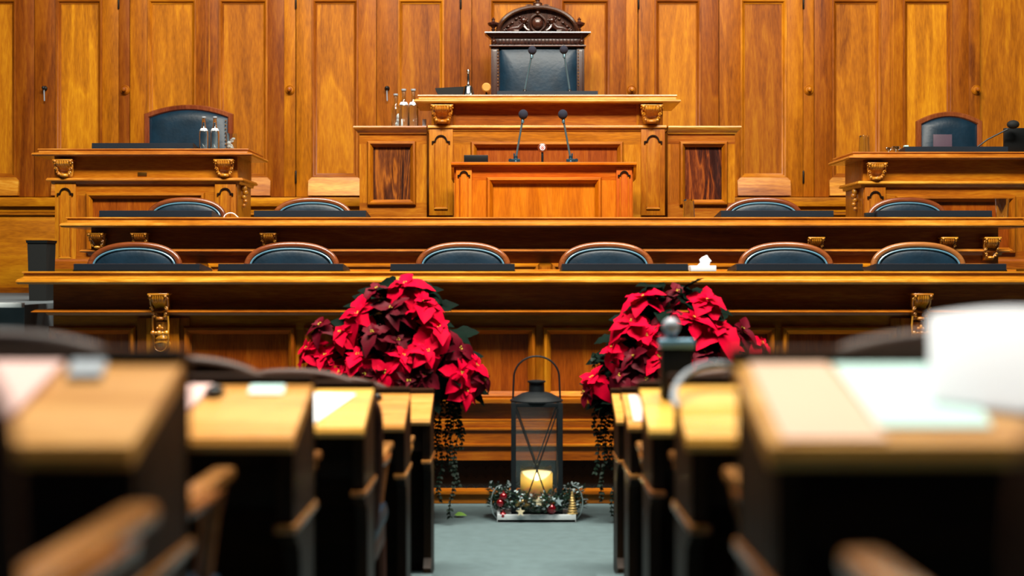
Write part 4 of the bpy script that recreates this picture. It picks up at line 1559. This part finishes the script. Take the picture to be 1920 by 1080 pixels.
DP = 7.95
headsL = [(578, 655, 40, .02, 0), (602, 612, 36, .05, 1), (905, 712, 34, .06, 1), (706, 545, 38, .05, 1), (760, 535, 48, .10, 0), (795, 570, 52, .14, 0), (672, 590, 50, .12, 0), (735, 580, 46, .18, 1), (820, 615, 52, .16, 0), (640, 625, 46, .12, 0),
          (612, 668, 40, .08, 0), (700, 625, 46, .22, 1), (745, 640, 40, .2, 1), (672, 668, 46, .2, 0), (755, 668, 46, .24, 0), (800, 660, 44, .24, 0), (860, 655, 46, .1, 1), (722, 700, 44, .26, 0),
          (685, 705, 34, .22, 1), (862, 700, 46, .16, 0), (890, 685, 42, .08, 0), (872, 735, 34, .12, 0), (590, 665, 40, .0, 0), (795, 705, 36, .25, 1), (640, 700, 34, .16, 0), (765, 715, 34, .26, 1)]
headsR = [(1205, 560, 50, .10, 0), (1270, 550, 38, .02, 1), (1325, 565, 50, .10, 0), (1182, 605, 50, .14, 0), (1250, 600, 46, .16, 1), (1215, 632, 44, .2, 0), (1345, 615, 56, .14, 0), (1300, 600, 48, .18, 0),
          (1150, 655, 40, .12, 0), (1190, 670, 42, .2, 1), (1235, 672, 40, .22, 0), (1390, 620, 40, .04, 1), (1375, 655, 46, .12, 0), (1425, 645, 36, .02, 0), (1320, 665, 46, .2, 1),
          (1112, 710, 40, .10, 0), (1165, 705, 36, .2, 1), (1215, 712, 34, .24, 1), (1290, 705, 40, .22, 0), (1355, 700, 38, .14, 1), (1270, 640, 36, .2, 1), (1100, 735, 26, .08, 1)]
pl = poinsettia('bushy red poinsettia display left of the lantern', headsL, X(752, DP), DP, 0.44)
pr = poinsettia('bushy red poinsettia display right of the lantern', headsR, X(1258, DP), DP, 0.44)
for par, cx, spots in ((pl, X(752, DP), (815, 826, 838, 848, 856, 862)), (pr, X(1258, DP), (1118, 1130, 1140, 1150, 1160, 1172))):
    q = MB()
    for i, px in enumerate(spots):
        x_ = X(px, DP)
        zlow = (0.28, 0.12, 0.30, 0.04, 0.22, 0.4)[i]
        y_ = DP - 0.02 + 0.05 * rnd.uniform(-1, 1)
        z_ = 0.95
        pts = []
        while z_ > zlow:
            pts.append((x_ + 0.012 * math.sin(z_ * 19 + i), y_ + 0.01 * math.cos(z_ * 15), z_))
            for s in (-1, 1, 1, -1):
                a = rnd.uniform(0, 2 * PI)
                sz = rnd.uniform(0.018, 0.036) * (1 if z_ > 0.5 else 0.8)
                bract(q, pts[-1], (math.cos(a), math.sin(a), -0.5), (math.cos(a) * .5, -0.6, 0.6), sz, sz * 0.42, 0.2, rnd.random(), segs=3)
            z_ -= 0.022
        q.tube(pts, 0.0025, 4)
    tag(q.build('trailing_ivy', 'ivy', par, angle=70), kind='stuff')
q = MB()
lx = X(862, 8.15)
bract(q, (lx - 0.03, 8.15, 0.012), (1, -0.1, 0.15), (0, -0.3, 1), 0.07, 0.025, 0.2, 0.4)
tag(q.build('fallen_leaf', plain('pale_leaf', (120, 170, 70), 0.5), origin=(lx, 8.15, 0)), 'pale green fallen leaf on the carpet under the left poinsettias', 'leaf')

# ------------------------------------------------------------------ lantern, candle, tray and garland
DN = 8.16
lxc = X(1006, DN)
hw = 0.132
zlt = Z(752, DN)
lan = thing('lantern', 'tall dark metal lantern with arched handle standing in the aisle', 'lantern', (lxc, DN, 0.02))
for sx in (-1, 1):
    for sy in (-1, 1):
        q = MB()
        q.box(lxc + sx * hw - 0.014, lxc + sx * hw + 0.014, DN + sy * hw - 0.014, DN + sy * hw + 0.014, 0.045, zlt, 0.002)
        q.build('corner_post', 'iron', lan)
q = MB()
q.box(lxc - hw - 0.014, lxc + hw + 0.014, DN - hw - 0.014, DN + hw + 0.014, 0.025, 0.05, 0.003)
q.build('base_plate', 'iron', lan)
q = MB()
for s in (-1, 1):
    q.box(lxc - hw, lxc + hw, DN + s * hw - 0.01, DN + s * hw + 0.01, zlt - 0.022, zlt, 0.002)
    q.box(lxc + s * hw - 0.01, lxc + s * hw + 0.01, DN - hw, DN + hw, zlt - 0.022, zlt, 0.002)
q.build('top_rail', 'iron', lan)
q = MB()
nn = 8
prof = [(0.152, 0), (0.152, 0.008), (0.125, 0.024), (0.085, 0.045), (0.046, 0.055), (0.044, 0.105), (0.052, 0.108), (0.052, 0.116), (0.03, 0.12), (0, 0.121)]
q.lathe(prof, (lxc, DN, zlt), seg=32)
q.build('domed_roof', 'iron', lan)
q = MB()
zh = zlt + 0.0
hh = Z(668, DN) - zh
pts = [(lxc - hw - 0.004, DN, zh)]
for k in range(21):
    a = PI * (1 - k / 20)
    pts.append((lxc + (hw - 0.002) * math.cos(a), DN, zh + 0.135 + (hh - 0.135) * math.sin(a)))
pts.append((lxc + hw + 0.004, DN, zh))
q.tube(pts, 0.0055, 8)
q.build('handle', 'iron', lan)
for yy, ln in ((DN - hw - 0.01, 0), (DN + hw, 1)):
    for s in (-1, 1):
        q = MB()
        q.tube([(lxc + s * (hw - 0.01), yy - 0.002 * s, zlt - 0.03), (lxc - s * hw * 0.62, yy - 0.002 * s, 0.06)], 0.0042, 6)
        q.build('cross_bar', 'iron', lan)
for s in (-1, 1):
    q = MB()
    q.box(lxc - hw + 0.012, lxc + hw - 0.012, DN + s * hw - 0.001, DN + s * hw + 0.001, 0.05, zlt - 0.02)
    q.build('pane', 'pane', lan)
    q = MB()
    q.box(lxc + s * hw - 0.001, lxc + s * hw + 0.001, DN - hw + 0.012, DN + hw - 0.012, 0.05, zlt - 0.02)
    q.build('pane', 'pane', lan)
zc0, zc1 = 0.05, Z(884, DN)
cd = thing('pillar_candle', 'thick cream pillar candle burning inside the lantern', 'candle', (lxc, DN, zc0))
q = MB()
q.lathe([(0.090, zc0), (0.092, zc0 + 0.01), (0.092, zc1 - 0.008), (0.088, zc1), (0.080, zc1 - 0.004), (0.074, zc1 - 0.065), (0.0, zc1 - 0.07)], (lxc, DN, 0), seg=36)
for v in q.bm.verts:
    if v.co.z > zc1 - 0.02 and v.co.y < DN:
        v.co.z -= 0.040 * min(1, (DN - v.co.y) / 0.085) ** 2
q.build('wax', 'wax', cd)
q = MB()
q.tube([(lxc, DN, zc1 - 0.072), (lxc, DN, zc1 - 0.055)], 0.002, 6)
wk = q.build('wick', 'blackfelt', cd)
q = MB()
q.lathe([(0.0, -0.02), (0.008, -0.010), (0.010, 0.0), (0.006, 0.018), (0.0, 0.034)], (lxc, DN, zc1 - 0.042), seg=14)
q.build('flame', 'flame', cd)
cl = bpy.data.lights.new('candle_light', 'POINT')
cl.energy = 0.8
cl.color = (1, 0.72, 0.4)
cl.shadow_soft_size = 0.02
clo = bpy.data.objects.new('candle_light', cl)
COL.objects.link(clo)
clo.location = (lxc, DN, zc1 - 0.035)

# tray: low whitewashed box
tx0, tx1 = X(932, 7.97), X(1080, 7.97)
tr = thing('wooden_tray', 'low whitewashed wooden tray under the lantern', 'tray', ((tx0 + tx1) / 2, 8.16, 0))
q = MB()
q.box(tx0, tx1, 7.97, 8.35, 0.0, 0.018, 0.002)
q.build('tray_floor', 'whitewood', tr)
for a in ((tx0, tx1, 7.97, 7.985), (tx0, tx1, 8.335, 8.35), (tx0, tx0 + 0.015, 7.985, 8.335), (tx1 - 0.015, tx1, 7.985, 8.335)):
    q = MB()
    q.box(a[0], a[1], a[2], a[3], 0.0, 0.045 if a[1] - a[0] > 0.1 else 0.06, 0.003)
    q.build('tray_side', 'whitewood', tr)
# garland
q = MB()
q2 = MB()
for k in range(2300):
    a = rnd.uniform(0, 2 * PI)
    rx = rnd.uniform(0.15, 0.27)
    x_ = lxc + rx * 1.02 * math.cos(a)
    y_ = DN - 0.02 + rx * 0.74 * math.sin(a)
    z_ = 0.06 + rnd.random() ** 1.3 * 0.085 * (1 + 0.35 * abs(math.cos(a)))
    dv = (rnd.uniform(-1, 1) + math.cos(a) * 0.5, rnd.uniform(-1, 0.6), rnd.uniform(-0.2, 0.9))
    if k % 7:
        l_ = rnd.uniform(0.018, 0.05)
        bract(q, (x_, y_, z_), dv, (0, -0.5, 1), l_, 0.0026 + 0.003 * rnd.random(), 0.1, rnd.random(), segs=2)
    else:
        l_ = rnd.uniform(0.014, 0.026)
        bract(q2, (x_, y_, z_ + 0.015), dv, (0, -0.7, 1), l_, l_ * 0.3, 0.1, rnd.random(), segs=3)
for s in (-1, 1):
    pts = [(lxc + s * (0.20 + 0.06 * math.sin(k * 0.45)), DN - 0.12, 0.10 + 0.10 * math.cos(k * 0.45)) for k in range(8)]
    q2.tube(pts, 0.003, 5)
g_ = q.build('evergreen_garland', 'fir', origin=(lxc, DN, 0.02), angle=70)
tag(g_, 'evergreen and frosted leaf wreath on the tray around the lantern foot', 'garland', kind='stuff')
q2.build('frosted_leaf', 'frost', g_, angle=70)
for i, (px, py, lb) in enumerate(((944, 931, 'highest on the left'), (938, 943, 'middle left'), (943, 967, 'lowest left'), (1034, 954, 'right of the candle'))):
    D_ = 7.99
    c = (X(px, D_), D_, Z(py, D_))
    q = MB()
    q.ball(c, 0.022 if i < 3 else 0.03, 16)
    q.lathe([(0.006, 0.018), (0.006, 0.03), (0.0, 0.032)], c, seg=8)
    tag(q.build('glass_bauble', 'bauble', origin=c), 'small shiny red bauble in the wreath, ' + lb, 'bauble', 'red baubles in the wreath')
q = MB()
c = (X(1073, 8.0), 8.0, 0.045)
for k in range(9):
    q.lathe([(0.03 - 0.0028 * k, 0), (0.032 - 0.003 * k, 0.006), (0.018 - 0.0017 * k, 0.014)], (c[0], c[1], c[2] + 0.014 * k), seg=12)
tag(q.build('glitter_cone', 'gold', origin=c), 'golden glittering cone tree ornament at the right side of the wreath', 'ornament')
q = MB()
for k in range(14):
    q.ball((X(980, 7.99) + rnd.uniform(-.035, .035), 7.99 + rnd.uniform(-.01, .02), Z(944, 7.99) + rnd.uniform(-.018, .022)), 0.009, 8)
tag(q.build('gold_berry_cluster', 'gold', origin=(X(980, 8), 8.0, Z(944, 8))), 'cluster of gold glitter berries left of the candle foot', 'ornament')
for i, (px, py, r_, mt, lb) in enumerate(((976, 960, 0.026, 'cream', 'small cream star leaning on the tray front, left'), (1047, 941, 0.03, 'frost', 'frosted silver star right of the candle'),
                                          (1010, 941, 0.034, 'cream', 'cream star flower below the candle'))):
    D_ = 7.955 if i == 0 else 7.975
    c = (X(px, D_), D_, Z(py, D_))
    pts = []
    for k in range(10):
        rr = r_ if k % 2 == 0 else r_ * 0.42
        a = PI / 2 + PI * k / 5
        pts.append((c[0] + rr * math.cos(a), c[2] + rr * math.sin(a)))
    q = MB()
    q.prism(pts, 'xz', c[1] - 0.004, c[1] + 0.004)
    tag(q.build('star_ornament', mt, origin=c), lb, 'ornament')

# ------------------------------------------------------------------ members' benches in the foreground
ROWS = {}
names = ['front', 'second', 'third', 'fourth', 'nearest']


def bench(side, k):
    D_ = 6.4 - 1.13 * k
    fz = 0.11 * k + 0.001
    xin = {-1: (-0.368, -0.398, -0.43, -0.462, -0.500), 1: (0.480, 0.440, 0.408, 0.380, 0.350)}[side][k]
    xout = xin + side * 2.7
    x0, x1 = min(xin, xout), max(xin, xout)
    sd = 'left' if side < 0 else 'right'
    lb = {0: 'member\'s desk row nearest the podium, %s of the aisle', 1: 'second member\'s desk row from the podium, %s of the aisle', 2: 'middle member\'s desk row, %s of the aisle',
          3: 'member\'s desk row second closest to the viewer, %s of the aisle', 4: 'closest blurred member\'s desk row, %s of the aisle'}[k] % sd
    t = thing('bench_desk', lb, 'desk', (xin, D_, fz), 'members\' desk rows beside the aisle')
    zf = CZ - {0: .672, 1: .573, 2: .459, 3: .3555, 4: .2316}[k] if True else fz + 0.75
    zr = zf + 0.088
    q = MB()
    q.prism([(D_ - 0.012, zf - 0.03), (D_ - 0.02, zf - 0.015), (D_ - 0.012, zf), (D_ + 0.28, zr), (D_ + 0.28, zr - 0.03)], 'yz', x0 - 0.012, x1)
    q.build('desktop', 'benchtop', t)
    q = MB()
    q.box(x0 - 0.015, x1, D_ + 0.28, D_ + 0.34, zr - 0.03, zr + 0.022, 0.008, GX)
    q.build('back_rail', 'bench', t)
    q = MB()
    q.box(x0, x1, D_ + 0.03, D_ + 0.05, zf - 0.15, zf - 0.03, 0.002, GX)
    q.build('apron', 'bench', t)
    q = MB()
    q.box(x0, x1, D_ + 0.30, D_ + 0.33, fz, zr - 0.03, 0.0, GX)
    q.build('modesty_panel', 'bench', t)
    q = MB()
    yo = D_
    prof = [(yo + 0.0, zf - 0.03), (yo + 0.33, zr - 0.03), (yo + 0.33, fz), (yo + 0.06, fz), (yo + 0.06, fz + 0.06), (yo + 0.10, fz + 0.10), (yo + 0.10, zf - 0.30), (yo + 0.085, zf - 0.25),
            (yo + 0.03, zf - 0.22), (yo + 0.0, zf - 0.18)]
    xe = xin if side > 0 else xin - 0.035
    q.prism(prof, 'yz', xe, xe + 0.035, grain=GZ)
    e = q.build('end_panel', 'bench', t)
    q = MB()
    q.box(xe - 0.006, xe + 0.041, yo - 0.012, yo + 0.33, zf - 0.205, zf - 0.185, 0.006, GY)
    q.build('end_moulding', 'oak_armsheen', e)
    for xx in (xin + side * 0.95, xin + side * 1.9):
        q = MB()
        q.box(xx - 0.015, xx + 0.015, yo + 0.08, yo + 0.32, fz, zf - 0.04, 0.0, GZ)
        q.build('divider', 'bench', t)
    ROWS[(side, k)] = (x0, x1, D_, zf, zr, fz)
    return t


for k in range(5):
    for s in (-1, 1):
        bench(s, k)

# chairs of the rows, backs towards the viewer
fc = make_chair('x', 'seatwood', a=0.275, top=0.99, arm=0.10, group='members\' chairs behind the foreground desks')
fc.name = 'member_chair'
first = True
where = {0: 'at the desk row nearest the podium', 1: 'at the second desk row', 2: 'at the middle desk row', 3: 'at the second closest desk row', 4: 'at the closest desk row'}
armx = {(-1, 0): -0.45, (-1, 1): -0.45, (-1, 2): -0.56, (-1, 3): -0.585, (-1, 4): -0.465, (1, 0): 0.52, (1, 1): 0.47, (1, 2): 0.465, (1, 3): 0.45, (1, 4): 0.365}
for k in range(5):
    for s in (-1, 1):
        x0, x1, D_, zf, zr, fz = ROWS[(s, k)]
        for j in range(2 if k < 4 else 1):
            xc_ = armx[(s, k)] + s * (0.265 + 0.66 * j)
            lb = 'curved-back chair %s, %s side, %s' % (where[k], 'left' if s < 0 else 'right', 'beside the aisle' if j == 0 else 'second from aisle')
            loc = (xc_, D_ - (0.38 if k < 4 else (0.36 if s < 0 else 0.66)), fz)
            if first:
                fc.location = loc
                fc.rotation_euler = (0, 0, PI)
                fc['label'] = lb
                first = False
            else:
                copy_tree(fc, lb, loc, rz=PI)


# ------------------------------------------------------------------ things lying on the members' desks
def on_desk(side, k, u, v):
    """u metres from the aisle end, v metres up the slope"""
    x0, x1, D_, zf, zr, fz = ROWS[(side, k)]
    xin = x1 if side < 0 else x0
    sl = (zr - zf) / 0.292
    return Vector((xin + side * u, D_ + v, zf + sl * (v + 0.012)))


def sheet(name, label, cat, side, k, pts, mat, th=0.004):
    """flat polygon of paper lying on the sloping top; pts in (x world, v)"""
    x0, x1, D_, zf, zr, fz = ROWS[(side, k)]
    sl = (zr - zf) / 0.292
    q = MB()
    n = len(pts)
    vs = [(x, D_ + v, zf + sl * (v + 0.012) + 0.0012) for x, v in pts] + [(x, D_ + v, zf + sl * (v + 0.012) + th) for x, v in pts]
    q.faces(vs, [tuple(range(n)), tuple(range(2 * n - 1, n - 1, -1))] + [(i, (i + 1) % n, n + (i + 1) % n, n + i) for i in range(n)])
    c = vs[0]
    return tag(q.build(name, mat, origin=c), label, cat)


def PX(px, side, k, v):
    return X(px, ROWS[(side, k)][2] + v)


sheet('paper_sheet', 'bright white paper lying on the middle left desk row', 'paper', -1, 2, [(PX(540, -1, 2, .01), .01), (PX(585, -1, 2, .0), .0), (PX(668, -1, 2, .23), .23), (PX(555, -1, 2, .24), .24)], 'white')
sheet('paper_sheet', 'pale mint sheet lying on the closest right desk row', 'paper', 1, 4, [(PX(1650, 1, 4, .04), .04), (PX(1860, 1, 4, .04), .04), (PX(1800, 1, 4, .27), .27), (PX(1560, 1, 4, .27), .27)], 'mint')
sheet('document_folder', 'pinkish folder on the closest left desk row at the frame edge', 'folder', -1, 4, [(-0.98, .04), (PX(10, -1, 4, .04), .04), (PX(120, -1, 4, .26), .26), (-0.98, .26)], 'pink', 0.012)
sheet('document_folder', 'pinkish folder on the second closest left desk row', 'folder', -1, 3, [(PX(300, -1, 3, .03), .03), (PX(325, -1, 3, .03), .03), (PX(400, -1, 3, .26), .26), (PX(345, -1, 3, .26), .26)], 'pink', 0.01)
sheet('paper_sheet', 'pale pink sheet covering the second right desk row at the aisle', 'paper', 1, 1, [(0.452, .01), (0.60, .01), (0.60, .26), (0.452, .26)], 'pink')
sheet('paper_sheet', 'pale peach sheet at the aisle end of the closest right desk row', 'paper', 1, 4, [(0.358, .0), (0.497, .0), (0.476, .275), (0.358, .275)], 'peach')
sheet('paper_sheet', 'small pale card by the back rail of the second closest left desk row', 'paper', -1, 3, [(PX(465, -1, 3, .22), .22), (PX(530, -1, 3, .22), .22), (PX(535, -1, 3, .27), .27), (PX(470, -1, 3, .27), .27)], 'mint')
# chrome desk-top push buttons / inkwell lids
for side, k, px, v, r_, lb in ((-1, 3, 403, 0.22, 0.022, 'shiny round metal lid on the second closest left desk row'), (-1, 1, 708, 0.22, 0.018, 'small round metal lid on the second left desk row')):
    x0, x1, D_, zf, zr, fz = ROWS[(side, k)]
    c = (X(px, D_ + v), D_ + v, zf + (zr - zf) * v / 0.292 + 0.004)
    q = MB()
    q.lathe([(r_, 0), (r_ * 1.05, 0.006), (r_ * 0.9, 0.016), (r_ * 0.4, 0.022), (0, 0.023)], c, seg=18)
    tag(q.build('inkwell_lid', 'steel', origin=c), lb, 'lid')
# mobile phone on closest left
sheet('mobile_phone', 'grey phone lying near the back rail of the closest left desk row', 'phone', -1, 4, [(PX(125, -1, 4, .21), .21), (PX(190, -1, 4, .21), .21), (PX(200, -1, 4, .27), .27), (PX(135, -1, 4, .27), .27)], 'grey', 0.01)
# pulled-up white newspaper on closest right
x0, x1, D_, zf, zr, fz = ROWS[(1, 4)]
t = thing('open_newspaper', 'large white open newspaper standing up on the closest right desk row', 'newspaper', (0.75, D_ + 0.2, zf + 0.03))
BLc, BRc, TRc, TLc = [Vector(c) for c in ((0.590, 2.00, 1.236), (0.95, 1.872, 1.204), (1.00, 2.12, 1.352), (0.652, 2.22, 1.349))]
for i in range(2):
    q = MB()
    vs = []
    for j in range(9):
        for m_ in range(13):
            u, v_ = m_ / 12, j / 8
            p_ = BLc.lerp(BRc, u).lerp(TLc.lerp(TRc, u), v_)
            p_.z += 0.012 * math.sin(PI * u * 1.5) * v_ + 0.010 * math.sin(PI * v_) - 0.006 * i
            p_.y += 0.010 * i
            vs.append(p_)
    q.faces(vs, [(j * 13 + m_, j * 13 + m_ + 1, (j + 1) * 13 + m_ + 1, (j + 1) * 13 + m_) for j in range(8) for m_ in range(12)])
    q.build('page', 'newsprint', t)
# dispenser with round knob and a ring cable on the right rows
x0, x1, D_, zf, zr, fz = ROWS[(1, 2)]
c = Vector((X(1268, D_ + 0.22), D_ + 0.22, zf + 0.070))
t = thing('desk_microphone', 'blurred dark stand with pale blue collar and round grey head on the right desks', 'microphone', c)
dm = (D_ + 0.22) / F
q = MB()
q.box(c.x - 29 * dm, c.x + 30 * dm, c.y - 0.03, c.y + 0.03, c.z, Z(652, c.y), 0.006)
q.build('stand', 'iron', t)
q = MB()
q.box(c.x - 32 * dm, c.x + 33 * dm, c.y - 0.035, c.y + 0.035, Z(653, c.y), Z(636, c.y), 0.008)
q.build('collar', plain('pale_blue_enamel', (120, 170, 196), 0.3), t)
q = MB()
q.lathe([(0.02, 0), (0.014, 0.02), (0.014, 0.03)], (X(1258, c.y), c.y, Z(637, c.y)), seg=12)
q.ball((X(1258, c.y), c.y, Z(612, c.y)), 0.027, 16)
q.build('round_head', 'grey', t)
x0, x1, D_, zf, zr, fz = ROWS[(1, 3)]
q = MB()
pts = []
for k in range(34):
    a = PI * 1.15 - k / 33 * PI * 1.45
    u_ = 0.15 + 0.11 * math.sin(a)
    pts.append((X(1345 + 82 * math.cos(a), D_ + u_), D_ + u_, zf + 0.024 + (zr - zf) * u_ / 0.292 + 0.035 * max(0, math.sin(a))))
q.tube(pts, 0.0075, 8)
tag(q.build('headset_band', 'grey', origin=(X(1345, D_ + 0.3), D_ + 0.3, zf + 0.06)), 'pale grey headset loop lying on the second closest right desk row', 'headset')
